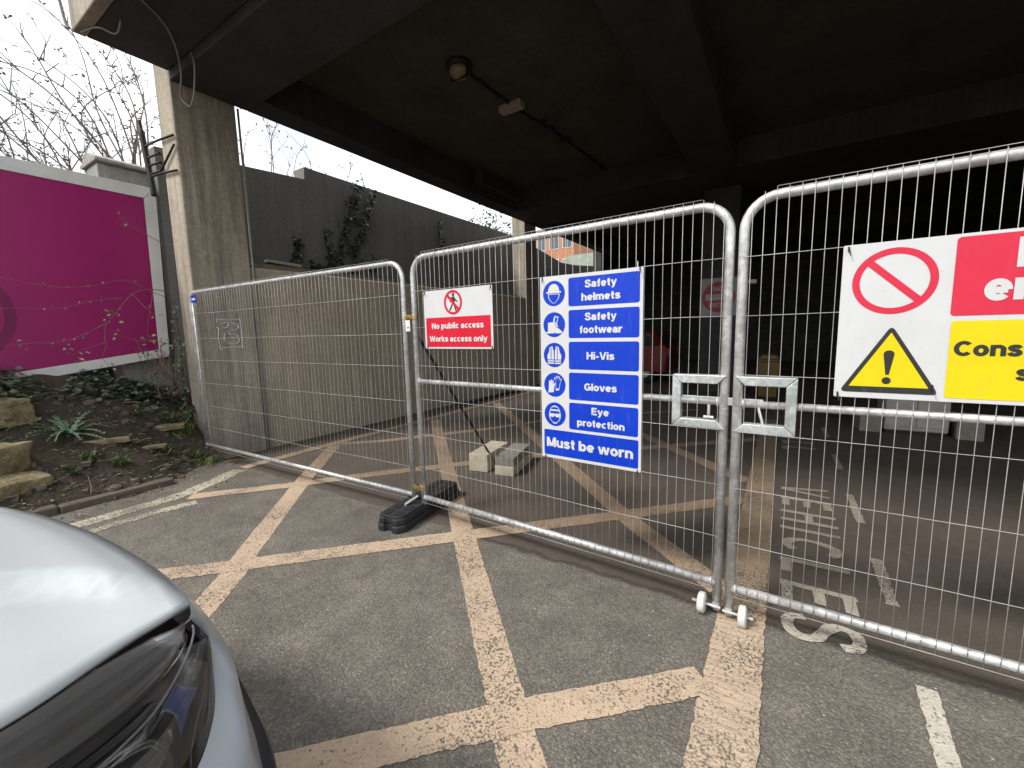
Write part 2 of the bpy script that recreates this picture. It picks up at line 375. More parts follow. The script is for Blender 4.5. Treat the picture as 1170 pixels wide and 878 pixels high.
M['whitepaint'] = basic('dirty_white_paint', (.34,.33,.30), .5, 0, .2, 4); M['yellow_bin'] = basic('grimy_yellow_plastic', (.16,.10,.02), .5, 0, .2, 5)
M['orange_brick'] = m_brick(); M['win'] = basic('flat_window', (.10,.12,.14), .1); M['winframe'] = basic('white_window_frame', (.7,.7,.68), .4); M['roof'] = basic('grey_green_roof', (.17,.19,.15), .8, 0, .2, 1.5); M['palewall'] = basic('pale_render', (.55,.52,.46), .8)
M['paint_scribble'] = basic('chalky_white_paint', (.72,.68,.62), .8, 0, .2, 30)

# ------------------------------------------------------------------ camera
cam = bpy.data.cameras.new('camera'); cam.sensor_width = 36; cam.lens = 36*482/1170; cam.clip_start = .02; cam.clip_end = 2000
co_ = bpy.data.objects.new('camera', cam); COL.objects.link(co_); scene.camera = co_
pitch, roll = R(6.985), R(-1.327)
D2 = (.842, -.5395); D1 = (.5395, .842)
def toW(v):                                                     # camera-aligned frame -> site frame (X along the fence, Y into the car park)
    x, y, z = v; return Vector((x*D2[0]+y*D2[1], x*D1[0]+y*D1[1], z))
fw = Vector((0, math.cos(pitch), -math.sin(pitch))); up = Vector((0, math.sin(pitch), math.cos(pitch))); rt = Vector((1,0,0))
r2 = rt*math.cos(roll) + up*math.sin(roll); u2 = -rt*math.sin(roll) + up*math.cos(roll)
mw = Matrix((toW(r2), toW(u2), -toW(fw))).transposed().to_4x4(); mw.translation = (0, 0, 1.426)
co_.matrix_world = mw

# ------------------------------------------------------------------ world and sun
w = bpy.data.worlds.new('World'); scene.world = w; w.use_nodes = True
nt = w.node_tree; bg = nt.nodes['Background']
sky = nt.nodes.new('ShaderNodeTexSky'); sky.sky_type = 'NISHITA'; sky.sun_disc = False
SUN_EL, SUN_AZ = R(50), R(212)
sky.sun_elevation = SUN_EL; sky.sun_rotation = SUN_AZ; sky.dust_density = 3
tc = nt.nodes.new('ShaderNodeTexCoord')
mp = nt.nodes.new('ShaderNodeMapping'); mp.inputs['Scale'].default_value = (1.4,1.4,3.2); nt.links.new(tc.outputs['Generated'], mp.inputs[0])
cn = noise(nt, mp.outputs[0], 1.7, 7, .6)
cloud = ramp(nt, [(.33, (5.6,6.0,6.6)), (.48, (8.2,8.5,8.9)), (.62, (10.2,10.2,10.3))], cn)
nt.links.new(mix(nt, sky.outputs[0], cloud, .88), bg.inputs[0]); bg.inputs[1].default_value = .1
sl = bpy.data.lights.new('sun', 'SUN'); sl.energy = 1.7; sl.angle = R(13); sl.color = (1,.95,.87)
so = bpy.data.objects.new('sun', sl); COL.objects.link(so)
sd = Vector((math.sin(SUN_AZ)*math.cos(SUN_EL), math.cos(SUN_AZ)*math.cos(SUN_EL), math.sin(SUN_EL)))
so.rotation_euler = sd.to_track_quat('Z', 'Y').to_euler(); so.location = (0,-6,12)
scene.view_settings.view_transform = 'Standard'; scene.view_settings.look = 'None'; scene.view_settings.exposure = .92; scene.view_settings.gamma = 1
scene.cycles.use_denoising = True; scene.cycles.max_bounces = 7; scene.cycles.transparent_max_bounces = 12
try: scene.cycles.denoiser = 'OPENIMAGEDENOISE'
except Exception: pass

# ------------------------------------------------------------------ ground
def lerp(a, b, t): return a+(b-a)*t
def sm(a, b, x):
    t = max(0, min(1, (x-a)/(b-a))); return t*t*(3-2*t)
def gz(u, v):
    return -.10*sm(-5.1, -5.95, u)*sm(2.0, 2.5, v)
US = [-400,-120,-40,-14,-9,-7,-6.4,-6.15,-5.95,-5.75,-5.55,-5.35,-5.15,-4.8,-4,-2,0,2,4,6,8,14,40,120,400]
VS = [-400,-120,-40,-14,-6,-3,-1,0,1,1.6,1.9,2.1,2.3,2.5,2.8,3.2,4,6,9,13,18,24,40,120,400]
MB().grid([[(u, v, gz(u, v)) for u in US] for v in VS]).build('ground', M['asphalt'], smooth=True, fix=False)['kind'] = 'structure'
bpy.data.objects['ground']['label'] = 'worn grey tarmac forecourt running in under the deck'

def strip(mb, pts, wdt, z, jit=.009, step=.018):
    P = []
    for (a, b) in zip(pts, pts[1:]):
        a = Vector(a); b = Vector(b); n = max(1, int((b-a).length/step))
        P += [a.lerp(b, i/n) for i in range(n)]
    P.append(Vector(pts[-1])); L = []; Rr = []
    for i, p in enumerate(P):
        d = (P[min(i+1, len(P)-1)]-P[max(i-1, 0)]).normalized(); nn = Vector((-d.y, d.x))
        j1 = jit*.5*nz(p.x*5, p.y*5, z*100) + jit*.8*nz(p.x*33, p.y*33, 3); j2 = jit*.5*nz(p.x*5+40, p.y*5, 5) + jit*.8*nz(p.x*33, p.y*33, 8)
        a = p+nn*(wdt/2+j1); b = p-nn*(wdt/2+j2)
        L.append((a.x, a.y, gz(a.x, a.y)+z)); Rr.append((b.x, b.y, gz(b.x, b.y)+z))
    mb.grid([L, Rr])
def marking(name, label, mat, strips, z, jit=.009):
    mb = MB()
    for pts, wdt in strips: strip(mb, pts, wdt, z, jit)
    o = mb.build(name, M[mat], fix=False); o['kind'] = 'structure'; o['label'] = label
    return o
# box hatching: one set of diagonals runs u+v = const, the other v-u = const
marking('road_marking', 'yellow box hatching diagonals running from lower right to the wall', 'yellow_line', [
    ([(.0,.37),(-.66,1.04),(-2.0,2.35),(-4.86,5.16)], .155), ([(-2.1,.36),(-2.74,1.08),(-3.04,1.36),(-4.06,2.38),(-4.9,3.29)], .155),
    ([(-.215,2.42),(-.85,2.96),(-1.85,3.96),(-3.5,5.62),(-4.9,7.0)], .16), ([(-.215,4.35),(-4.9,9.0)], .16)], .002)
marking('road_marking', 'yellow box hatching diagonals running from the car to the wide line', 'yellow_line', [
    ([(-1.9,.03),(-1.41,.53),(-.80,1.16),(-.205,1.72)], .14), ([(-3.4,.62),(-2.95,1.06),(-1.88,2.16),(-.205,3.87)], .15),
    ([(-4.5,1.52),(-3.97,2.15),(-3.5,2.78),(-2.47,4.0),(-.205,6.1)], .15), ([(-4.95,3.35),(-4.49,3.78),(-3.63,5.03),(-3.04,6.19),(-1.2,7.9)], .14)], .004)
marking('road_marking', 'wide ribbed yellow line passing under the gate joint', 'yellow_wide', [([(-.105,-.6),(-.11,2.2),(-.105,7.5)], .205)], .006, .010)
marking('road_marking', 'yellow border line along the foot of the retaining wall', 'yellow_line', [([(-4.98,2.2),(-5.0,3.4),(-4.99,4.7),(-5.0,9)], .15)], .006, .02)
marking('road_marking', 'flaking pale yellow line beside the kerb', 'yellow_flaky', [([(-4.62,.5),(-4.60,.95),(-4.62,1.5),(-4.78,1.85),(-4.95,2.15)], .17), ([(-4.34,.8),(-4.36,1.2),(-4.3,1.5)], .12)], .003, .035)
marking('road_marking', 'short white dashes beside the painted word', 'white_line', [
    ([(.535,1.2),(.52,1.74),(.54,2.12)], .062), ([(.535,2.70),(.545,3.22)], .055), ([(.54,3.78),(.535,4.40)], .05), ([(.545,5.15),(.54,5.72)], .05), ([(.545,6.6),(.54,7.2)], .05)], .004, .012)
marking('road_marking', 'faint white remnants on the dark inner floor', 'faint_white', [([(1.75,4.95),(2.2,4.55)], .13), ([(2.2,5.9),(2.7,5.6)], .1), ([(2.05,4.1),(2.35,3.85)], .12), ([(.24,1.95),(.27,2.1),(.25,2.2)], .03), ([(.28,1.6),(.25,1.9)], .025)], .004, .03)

# ---- plain grotesque lettering drawn as pen strokes (cap height 1)
def EL(cx, cy, rx, ry, a0, a1, n=18): return [(cx+rx*math.cos(R(a0+(a1-a0)*i/n)), cy+ry*math.sin(R(a0+(a1-a0)*i/n))) for i in range(n+1)]
def cat2(pts, n=5):
    out = []
    for i in range(len(pts)-1):
        p0 = pts[max(i-1,0)]; p1 = pts[i]; p2 = pts[i+1]; p3 = pts[min(i+2,len(pts)-1)]
        for j in range(n):
            t = j/n; out.append(tuple(.5*((2*b)+(-a+c)*t+(2*a-5*b+4*c-d)*t*t+(-a+3*b-3*c+d)*t**3) for a,b,c,d in zip(p0,p1,p2,p3)))
    return out+[tuple(pts[-1])]
BOWL = EL(.34,.37,.21,.27,0,360,26)
GLYPH = {
 'a': (.60, [[(.09,.52)]+EL(.29,.46,.19,.18,150,0)+[(.48,0)], [(.48,.40),(.30,.39)]+EL(.25,.245,.155,.145,90,270,12)+[(.34,.115),(.48,.22)]]),
 'b': (.65, [[(.1,0),(.1,1)], BOWL]), 'd': (.65, [[(.55,0),(.55,1)], EL(.31,.37,.21,.27,0,360,26)]), 'p': (.65, [[(.1,-.27),(.1,.74)], BOWL]),
 'c': (.57, [EL(.31,.37,.21,.27,48,312)]), 'e': (.61, [EL(.31,.37,.21,.27,-2,318,26), [(.12,.36),(.53,.36)]]), 'o': (.62, [EL(.31,.37,.21,.27,0,360,26)]),
 'f': (.40, [[(.2,0),(.2,.76)]+EL(.35,.77,.15,.13,180,85,8), [(.03,.65),(.38,.65)]]), 't': (.40, [[(.2,.95),(.2,.24)]+EL(.32,.22,.12,.12,180,285,8), [(.03,.65),(.38,.65)]]),
 'h': (.61, [[(.1,0),(.1,1)], [(.1,.40)]+EL(.305,.44,.205,.20,180,0)+[(.51,0)]]), 'n': (.61, [[(.1,0),(.1,.74)], [(.1,.40)]+EL(.305,.44,.205,.20,180,0)+[(.51,0)]]),
 'm': (.92, [[(.1,0),(.1,.74)], [(.1,.42)]+EL(.28,.46,.18,.18,180,0)+[(.46,0)], [(.46,.42)]+EL(.64,.46,.18,.18,180,0)+[(.82,0)]]),
 'r': (.43, [[(.1,0),(.1,.74)], [(.1,.36)]+EL(.34,.40,.24,.24,180,85,10)+[(.42,.64)]]), 'u': (.61, [[(.51,0),(.51,.74)], [(.1,.74),(.1,.30)]+EL(.305,.30,.205,.20,180,360)]),
 'l': (.20, [[(.1,0),(.1,1)]]), 'i': (.20, [[(.1,0),(.1,.74)], [(.1,.84),(.1,1.0)]]), '-': (.38, [[(.03,.36),(.35,.36)]]), ' ': (.22, []),
 's': (.56, [cat2([(.47,.53),(.39,.63),(.27,.645),(.15,.61),(.11,.53),(.17,.44),(.29,.385),(.42,.32),(.46,.21),(.39,.12),(.27,.095),(.14,.13),(.08,.23)])]),
 'v': (.62, [[(.08,.74),(.29,.0)], [(.54,.74),(.33,.0)]]), 'w': (.94, [[(.07,.74),(.25,.0)], [(.455,.74),(.275,.0)], [(.485,.74),(.665,.0)], [(.87,.74),(.69,.0)]]), 'y': (.62, [[(.08,.74),(.31,.02)], [(.54,.74),(.29,-.06),(.22,-.17),(.07,-.17)]]),
 'k': (.57, [[(.1,0),(.1,1)], [(.49,.74),(.13,.30)], [(.26,.44),(.51,0)]]),
 'S': (.70, [cat2([(.60,.70),(.52,.86),(.35,.905),(.18,.86),(.11,.73),(.18,.60),(.36,.515),(.54,.43),(.60,.27),(.52,.13),(.35,.095),(.17,.14),(.09,.30)])]),
 'H': (.72, [[(.1,0),(.1,1)], [(.62,0),(.62,1)], [(.1,.52),(.62,.52)]]), 'V': (.74, [[(.08,1),(.345,.0)], [(.66,1),(.395,.0)]]), 'E': (.64, [[(.1,0),(.1,1)], [(.1,.9),(.60,.9)], [(.1,.52),(.56,.52)], [(.1,.1),(.62,.1)]]),
 'L': (.60, [[(.1,0),(.1,1)], [(.1,.1),(.58,.1)]]), 'I': (.20, [[(.1,0),(.1,1)]]), 'T': (.64, [[(.32,0),(.32,1)], [(.02,.9),(.62,.9)]]), 'Y': (.70, [[(.05,1),(.35,.42),(.65,1)], [(.35,.46),(.35,0)]]),
 'G': (.77, [EL(.39,.5,.29,.40,42,338,26), [(.67,.08),(.67,.46),(.42,.46)]]), 'C': (.74, [EL(.40,.5,.30,.40,42,318,26)]), 'O': (.80, [EL(.40,.5,.30,.40,0,360,30)]),
 'M': (.86, [[(.1,0),(.1,1)], [(.76,0),(.76,1)], [(.13,.97),(.40,.08)], [(.73,.97),(.46,.08)]]), 'N': (.74, [[(.1,0),(.1,1)], [(.64,0),(.64,1)], [(.11,.95),(.63,.05)]]),
 'W': (1.06, [[(.07,1),(.28,.0)], [(.52,1),(.31,.0)], [(.54,1),(.75,.0)], [(.99,1),(.78,.0)]]), 'A': (.74, [[(.07,0),(.35,1)], [(.67,0),(.39,1)], [(.17,.30),(.55,.30)]]), 'P': (.67, [[(.1,0),(.1,1)], [(.1,.9),(.38,.9)]+EL(.38,.69,.2,.21,90,-90,12)+[(.1,.48)]]),
 'R': (.70, [[(.1,0),(.1,1)], [(.1,.9),(.40,.9)]+EL(.40,.70,.2,.20,90,-90,12)+[(.1,.5)], [(.38,.5),(.62,0)]]),
}
def pen(pts, wd):
    """quads along a polyline with mitred joints"""
    P = [Vector(p) for p in pts]; n = len(P); closed = (P[0]-P[-1]).length < 1e-6; L = []; Q = []
    if closed: P = P[:-1]; n -= 1
    for i in range(n):
        a = P[i-1] if (i > 0 or closed) else None; c = P[(i+1) % n] if (i < n-1 or closed) else None
        d1 = (P[i]-a).normalized() if a is not None else (c-P[i]).normalized(); d2 = (c-P[i]).normalized() if c is not None else d1
        n1 = Vector((-d1.y, d1.x)); n2 = Vector((-d2.y, d2.x)); m_ = n1+n2
        m_ = n1 if m_.length < .3 else m_.normalized(); k = 1/max(.42, m_.dot(n1))
        L.append(P[i]+m_*wd/2*k); Q.append(P[i]-m_*wd/2*k)
    vs = []; 
    for a, b in zip(L, Q): vs += [a, b]
    m = n if closed else n-1
    return vs, [(2*i, 2*i+1, 2*((i+1) % n)+1, 2*((i+1) % n)) for i in range(m)]
def letters(s, wt=.2, gap=.062):
    x = 0; out = []
    for ch in s:
        wd, st = GLYPH[ch]
        out += [pen([(px+x, py) for px, py in q], wt*(.88 if ch in 'vwyVWAk' else 1)) for q in st]; x += wd+gap
    return out, x-gap
def put_text(mb, s, xc, zb, caph, y, width=None, wt=.2, align='C'):
    """upright lettering on a sheet facing -y; xc centre (or left), zb baseline"""
    st, W = letters(s, wt); k = caph; kx = k if width is None else width/W; off = xc-W*kx/2 if align == 'C' else xc
    for i, (vs, fs) in enumerate(st): mb.add([(off+v.x*kx, y-.00004*(i % 3), zb+v.y*k) for v in vs], fs)
def ground_text(s, v_far, v_near, u0, u1, mat, label):
    st, W = letters(s, .155, .30); kx = (v_far-v_near)/W; k = (u1-u0); mb = MB()
    for i, (vs, fs) in enumerate(st):
        out = []
        for v in vs:
            a = v_far-v.x*kx; b = u0+v.y*k; out.append((b+.010*nz(a*14, b*14, 1), a+.012*nz(a*14, b*14, 9), .004+.0008*(i % 4)))
        mb.add(out, fs)
    o = mb.build('road_marking', M[mat], fix=False); o['kind'] = 'structure'; o['label'] = label
    for p in o.data.polygons:
        if p.normal.z < 0: p.flip()
ground_text('VEHICLES', 4.42, 2.18, .05, .39, 'white_line', 'worn white painted word VEHICLES on the floor')
ground_text('ALL', 6.5, 5.72, .05, .39, 'white_line', 'worn white painted word further inside the gate')

# kerb and bank
mb = MB(); prev = None
for i in range(6):
    v0 = -3.2+i*.80; 
    mb.box(-5.17+.02*nz(i), -5.04+.015*nz(i), v0, v0+.794, -.05, (.075 if i < 5 else .055)+.015*nz(i*3.3))
k = mb.build('kerb', M['kerb'], bevel=.015); k['kind'] = 'structure'; k['label'] = 'low worn kerb stones below the soil bank'
def bank_z(u, v):
    u0 = lerp(-5.12, -5.78, sm(1.2, 2.3, v))
    s = max(0, u0-u); slope = lerp(.56, .60, sm(1.2, 2.3, v))
    z = .07+slope*s if s > 0 else .07-(u-u0)*.5
    z += .05*nz(u*2.3, v*2.3)+.025*nz(u*7, v*7, 2)+.01*nz(u*20, v*20, 4)
    return z if s > .1 else lerp(z, .07-(u-u0)*.4, .5)
rows = []
for j in range(90):
    v = -3.2+j*(6.17/89); row = []
    for i in range(44):
        ue = lerp(lerp(lerp(-5.10, -4.93, sm(.95, 1.3, v)), -5.45, sm(1.55, 2.2, v)), -6.33, sm(2.2, 2.3, v)); u = lerp(ue, -7.05, i/43); row.append((u, v, bank_z(u, v)-(.09 if i == 0 else 0)))
    rows.append(row)
sb = MB().grid(rows).build('soil_bank', M['soil'], smooth=True); sb['kind'] = 'structure'; sb['label'] = 'dark bare soil bank below the magenta hoarding'
mb = MB().grid([[(u, v, 2.5+.1*nz(u, v)) for u in (-60,-30,-15,-10,-8,-7.2)] for v in (-40,-10,0,5,10,20,40,60)])
ug = mb.build('upper_ground', M['soil']); ug['kind'] = 'structure'; ug['label'] = 'higher ground behind the boundary wall'

# ------------------------------------------------------------------ concrete deck, columns and walls
deck = empty('concrete_deck', (0, 3, 4.3)); tag(deck, 'dark sooty concrete deck overhead with deep beams', 'deck')
def dpart(name, mat, *boxes, bevel=.012):
    mb = MB()
    for b in boxes: mb.box(*b)
    o = mb.build(name, M[mat], bevel=bevel); o.parent = deck; o.matrix_parent_inverse = Matrix.Translation((0,-3,-4.3)); return o
UL, UR, VB = -5.937, 9.0, 21.0
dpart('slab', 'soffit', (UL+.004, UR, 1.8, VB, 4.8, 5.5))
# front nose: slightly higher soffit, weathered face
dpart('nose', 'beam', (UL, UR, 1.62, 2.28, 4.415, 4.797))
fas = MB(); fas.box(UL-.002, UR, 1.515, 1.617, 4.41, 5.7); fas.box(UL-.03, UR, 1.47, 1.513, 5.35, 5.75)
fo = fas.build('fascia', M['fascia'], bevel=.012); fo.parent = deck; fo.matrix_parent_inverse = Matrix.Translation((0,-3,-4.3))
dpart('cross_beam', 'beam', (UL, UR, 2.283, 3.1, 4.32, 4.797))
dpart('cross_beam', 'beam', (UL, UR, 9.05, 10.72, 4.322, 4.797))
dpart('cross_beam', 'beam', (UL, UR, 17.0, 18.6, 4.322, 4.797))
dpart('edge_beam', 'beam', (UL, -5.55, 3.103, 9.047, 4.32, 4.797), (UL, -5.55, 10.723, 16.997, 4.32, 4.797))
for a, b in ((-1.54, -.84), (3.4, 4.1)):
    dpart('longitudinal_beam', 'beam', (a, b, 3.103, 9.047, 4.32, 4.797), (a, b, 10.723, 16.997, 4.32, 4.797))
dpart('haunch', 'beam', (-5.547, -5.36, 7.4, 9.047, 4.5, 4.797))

def column(x0, x1, y0, y1, z0, z1, label, mat='column'):
    o = empty('concrete_column', ((x0+x1)/2, (y0+y1)/2, z0)); tag(o, label, 'column', 'concrete columns')
    mb = MB(); nx = 12; n = 40
    c = ((x0+x1)/2, (y0+y1)/2)
    mb.box(x0-c[0], x1-c[0], y0-c[1], y1-c[1], 0, z1-z0)
    mb.build('shaft', M[mat], o, bevel=.018); return o
c1 = column(-6.345, -5.94, 2.285, 2.965, -.12, 6.2, 'weathered concrete column beside the soil bank')
column(-6.345, -5.94, 10.08, 10.70, -.12, 4.6, 'distant pale concrete column at the far end of the wall')
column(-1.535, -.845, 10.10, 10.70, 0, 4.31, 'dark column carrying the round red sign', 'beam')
g = MB(); gx = -5.936-c1.location.x; gy = c1.location.y
def gp(a, b): return (gx, 2.50+.28*a-gy, 1.31+.36*b+.12)
def stroke(pts, wd=.008):
    P = [Vector(gp(*p)) for p in pts]
    g.tube(P, [wd*(.75+.4*abs(nz(p.y*40, p.z*40))) for p in P], 6)
def cat(pts, n=8):
    out = []
    for i in range(len(pts)-1):
        p0 = pts[max(i-1,0)]; p1 = pts[i]; p2 = pts[i+1]; p3 = pts[min(i+2,len(pts)-1)]
        for j in range(n):
            t = j/n; out.append(tuple(.5*((2*b)+(-a+c)*t+(2*a-5*b+4*c-d)*t*t+(-a+3*b-3*c+d)*t**3) for a,b,c,d in zip(p0,p1,p2,p3)))
    out.append(tuple(pts[-1])); return out
stroke(cat([(-.02,1),(.4,.98),(1,1.0)])); stroke(cat([(.97,1.06),(.99,.5),(.96,-.03)])); stroke(cat([(1.03,.02),(.5,.03),(.02,.0)])); stroke(cat([(.06,-.05),(.0,.3),(.04,.68),(-.05,.72)])); stroke([(.0,.9),(.02,1.03)])
stroke(cat([(.22,.86),(.45,.90),(.42,.74),(.25,.70)])); stroke(cat([(.55,.9),(.85,.80),(.80,.66),(.5,.60),(.45,.5),(.75,.47),(.82,.38),(.5,.36)])); stroke(cat([(.3,.56),(.24,.3),(.45,.16),(.75,.17),(.86,.3),(.74,.38)]))
g.build('graffiti_mark', M['paint_scribble'], c1)
# conduit up the inner edge of the column
pc = MB(); pc.tube([(-5.925, 2.985, -.08), (-5.925, 2.99, 2.2), (-5.925, 2.985, 4.3)], .014, 8)
tag(pc.build('conduit_pipe', M['pipe'], smooth=True), 'thin grey pipe running up the inner edge of the near column', 'pipe')

wall = MB()
N = 60
mb = MB(); mb.box(-6.9, -5.965, 2.98, 10.06, -.3, 2.36); mb.box(-6.9, -5.965, 10.72, 24, -.3, 2.30)
lw = mb.build('retaining_wall', M['lowwall'], bevel=.02); tag(lw, 'stained pale concrete retaining wall behind the left mesh panel', 'wall')
mb = MB(); mb.prism_z([(-6.9,3.0),(-7.15,3.0),(-7.15,26),(-6.9,26)], 2.0, 2.001)
up_ = MB()
prof = [(2.40,3.90),(3.41,3.98),(4.45,4.06),(4.46,4.26),(8,4.27),(11.2,4.28),(12.6,4.12),(14.3,3.9),(15.5,3.95),(18,4.2),(26,4.3)]
vs = [(-6.905,v,0) for v,_ in prof]+[(-6.905,v,z) for v,z in prof]+[(-7.2,v,0) for v,_ in prof]+[(-7.2,v,z) for v,z in prof]
n = len(prof); fs = []
for i in range(n-1):
    fs += [(i,i+1,n+i+1,n+i),(2*n+i,3*n+i,3*n+i+1,2*n+i+1),(n+i,n+i+1,3*n+i+1,3*n+i)]
fs += [(0,n,3*n,2*n),(n-1,2*n-1+0,4*n-1,3*n-1)]
tag(up_.add(vs, fs).build('boundary_wall', M['render']), 'dark grey rendered upper wall with stepped top behind the column', 'wall')
mb = MB(); mb.box(-7.55, -7.12, 1.88, 2.395, 0, 3.60); w1 = mb.build('wall_pier', M['coping'], bevel=.02)
cp = MB(); cp.prism([(-7.62,3.602),(-7.05,3.602),(-7.05,3.64),(-7.335,3.75),(-7.62,3.64)], 1.85, 2.395); cp.build('coping', M['coping'], w1, bevel=.01)
tag(w1, 'pale grey wall pier with a pitched coping rising behind the hoarding', 'wall pier')
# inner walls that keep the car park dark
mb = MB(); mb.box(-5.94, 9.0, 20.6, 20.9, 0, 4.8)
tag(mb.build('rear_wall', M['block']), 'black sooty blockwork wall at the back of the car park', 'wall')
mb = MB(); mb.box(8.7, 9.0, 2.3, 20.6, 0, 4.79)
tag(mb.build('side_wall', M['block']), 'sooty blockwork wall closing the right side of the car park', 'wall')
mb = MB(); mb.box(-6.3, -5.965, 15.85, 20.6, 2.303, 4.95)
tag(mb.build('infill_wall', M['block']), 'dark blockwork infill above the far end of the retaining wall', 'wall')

# ------------------------------------------------------------------ hoarding
h = empty('hoarding', (-6.9, 2.3, 1.1)); tag(h, 'magenta hoarding board with white edging beside the column', 'hoarding')
def hp(mb, name, mat, par=None, bevel=0):
    o = mb.build(name, M[mat], bevel=bevel); o.parent = par or h; o.matrix_parent_inverse = Matrix.Translation((6.9,-2.3,-1.1)) if par is None else Matrix(); return o
def yz_prism(mb, outline, x0, x1):
    n = len(outline); vs = [(x0,y,z) for y,z in outline]+[(x1,y,z) for y,z in outline]
    fs = [tuple(range(n)), tuple(range(2*n-1,n-1,-1))]+[(i,i+n,(i+1)%n+n,(i+1)%n) for i in range(n)]
    mb.add(vs, fs)
mb = MB(); yz_prism(mb, [(-3.2,.5),(2.19,1.31),(2.225,3.215),(-3.2,3.22)], -6.93, -6.896); hp(mb, 'board', 'magenta')
mb = MB()
yz_prism(mb, [(-3.2,3.223),(2.228,3.218),(2.36,3.36),(-3.2,3.365)], -6.95, -6.888)
yz_prism(mb, [(2.193,1.31),(2.30,1.22),(2.36,3.357),(2.229,3.214)], -6.95, -6.889)
yz_prism(mb, [(-3.2,.36),(2.298,1.217),(2.19,1.307),(-3.2,.497)], -6.95, -6.888)
hp(mb, 'edging', 'white_frame', bevel=.004)
mb = MB(); cv, cz, r0, r1 = .44, 1.74, .48, .56
vs = []
for i in range(64):
    a = 2*math.pi*i/64
    for r in (r0, r1): vs.append((-6.891, cv+r*math.cos(a), cz+r*1.0*math.sin(a)))
mb.add(vs, [(2*i,2*i+1,(2*i+3)%128,(2*i+2)%128) for i in range(64)]); hp(mb, 'printed_ring', 'magenta_dark')

# ------------------------------------------------------------------ mesh fence panels and gates
def panel(name, label, cat, group, A, B, L, tr, zb, zt, vstep, hz, mid=None, corner=.13, foot=.02):
    ang = math.atan2(B[1]-A[1], B[0]-A[0]); root = empty(name, (A[0], A[1], 0), ang); tag(root, label, cat, group)
    # outer frame with rounded top corners
    pts = [(0,0,foot)]
    for i in range(9):
        a = math.pi-(math.pi/2)*i/8; pts.append((corner+corner*math.cos(a), 0, zt-corner+corner*math.sin(a)))
    for i in range(9):
        a = math.pi/2-(math.pi/2)*i/8; pts.append((L-corner+corner*math.cos(a), 0, zt-corner+corner*math.sin(a)))
    pts.append((L,0,foot))
    fr = MB(); fr.tube(pts, tr, 16); fr.build('frame', M['galv'], root, smooth=True)
    b = MB(); b.tube([(0,0,zb),(L,0,zb)], tr*.95, 14)
    b.build('bottom_rail', M['galv'], root, smooth=True)
    if mid:
        b = MB(); b.tube([(0,.0,mid),(L,.0,mid)], tr*.8, 14); b.build('middle_rail', M['galv'], root, smooth=True)
    wb = MB()
    for zz in ([zb, mid] if mid else [zb]):
        for x0_, sg in ((0,1),(L,-1)):
            wb.lathe([(tr*.8,0),(tr*1.18,.001),(tr*1.12,.006),(tr*.96,.011),(tr*.8,.012)], (x0_+sg*tr*.93 if sg > 0 else x0_-tr*.93-.012,0,zz), 'x', 14)
    wb.build('weld', M['galv'], root, smooth=True)
    wz = MB(); y = -tr-.002; n = int((L-.02)/vstep); x0 = (L-n*vstep)/2; r = .0014
    for i in range(n+1):
        x = x0+i*vstep
        e = .0
        if x < corner: e = corner-math.sqrt(max(0, corner**2-(corner-x)**2))
        if L-x < corner: e = corner-math.sqrt(max(0, corner**2-(corner-(L-x))**2))
        top = zt+tr*.9-e if e < .02 else zt-e
        bow = .004*nz(i*3.1, L)
        P = [(x+bow*math.sin(math.pi*t), y+.003*nz(i*1.7, t*3, L), lerp(zb-.03, top+.008, t)) for t in (0,.2,.4,.6,.8,1)]
        wz.tube(P, r*(.82 if not mid else 1), 5)
    for k, z in enumerate(hz):
        sag = [(.0+L*t, y-.0036+.002*nz(t*9, z*5), z+.005*nz(t*5, z*3, L)) for t in [i/12 for i in range(13)]]
        wz.tube(sag, r*1.05, 5)
    wz.tube([(corner*.9, y-.0036, zt+tr*.9+.008), (L-corner*.9, y-.0036, zt+tr*.9+.008)], r, 5)
    wz.tube([(0, y-.0036, zb-.03), (L, y-.0036, zb-.03)], r, 5)
    wz.build('wire_mesh', M['wire'], root, smooth=True)
    return root, ang
def onp(A, ang, x, y, z):
    return (A[0]+x*math.cos(ang)-y*math.sin(ang), A[1]+x*math.sin(ang)+y*math.cos(ang), z)
PA0, PA1 = (-5.829, 2.208), (-2.415, 2.287)
PB0, PB1 = (-2.311, 2.292), (-.219, 2.202)
PC0, PC1 = (-.162, 2.188), (3.237, 2.139)
LA = math.dist(PA0, PA1); LB = math.dist(PB0, PB1); LC = 2.1
fa, aA = panel('mesh_fence_panel', 'galvanised mesh fence panel in front of the stained wall, with a blue tag', 'fence panel', 'temporary mesh fence line', PA0, PA1, LA, .0195, .165, 1.965, .0525, [1.72,1.435,1.19,.92,.655,.40])
gb, aB = panel('mesh_gate', 'galvanised mesh gate carrying the blue safety sign', 'gate', 'temporary mesh fence line', PB0, PB1, LB, .021, .162, 1.98, .0445, [1.737,1.475,1.195,.945,.675,.415], 1.075)
gc, aC = panel('mesh_gate', 'galvanised mesh gate carrying the red and yellow entry sign', 'gate', 'temporary mesh fence line', PC0, PC1, LC, .021, .162, 1.98, .0434, [1.73,1.475,1.21,.945,.675,.405], 1.075)
# second upright on the left of panel A and the tag
mb = MB(); mb.tube([(.045,.0,.165),(.045,.0,1.93)], .012, 10); mb.build('inner_upright', M['galv'], fa, smooth=True)
mb = MB(); mb.box(.085,.20,-.030,-.027,1.845,1.925); tg = mb.build('maker_tag', M['s_blue'], fa)
mb = MB(); mb.box(.098,.187,-.0325,-.031,1.872,1.896); mb.build('tag_stripe', M['s_white'], tg)
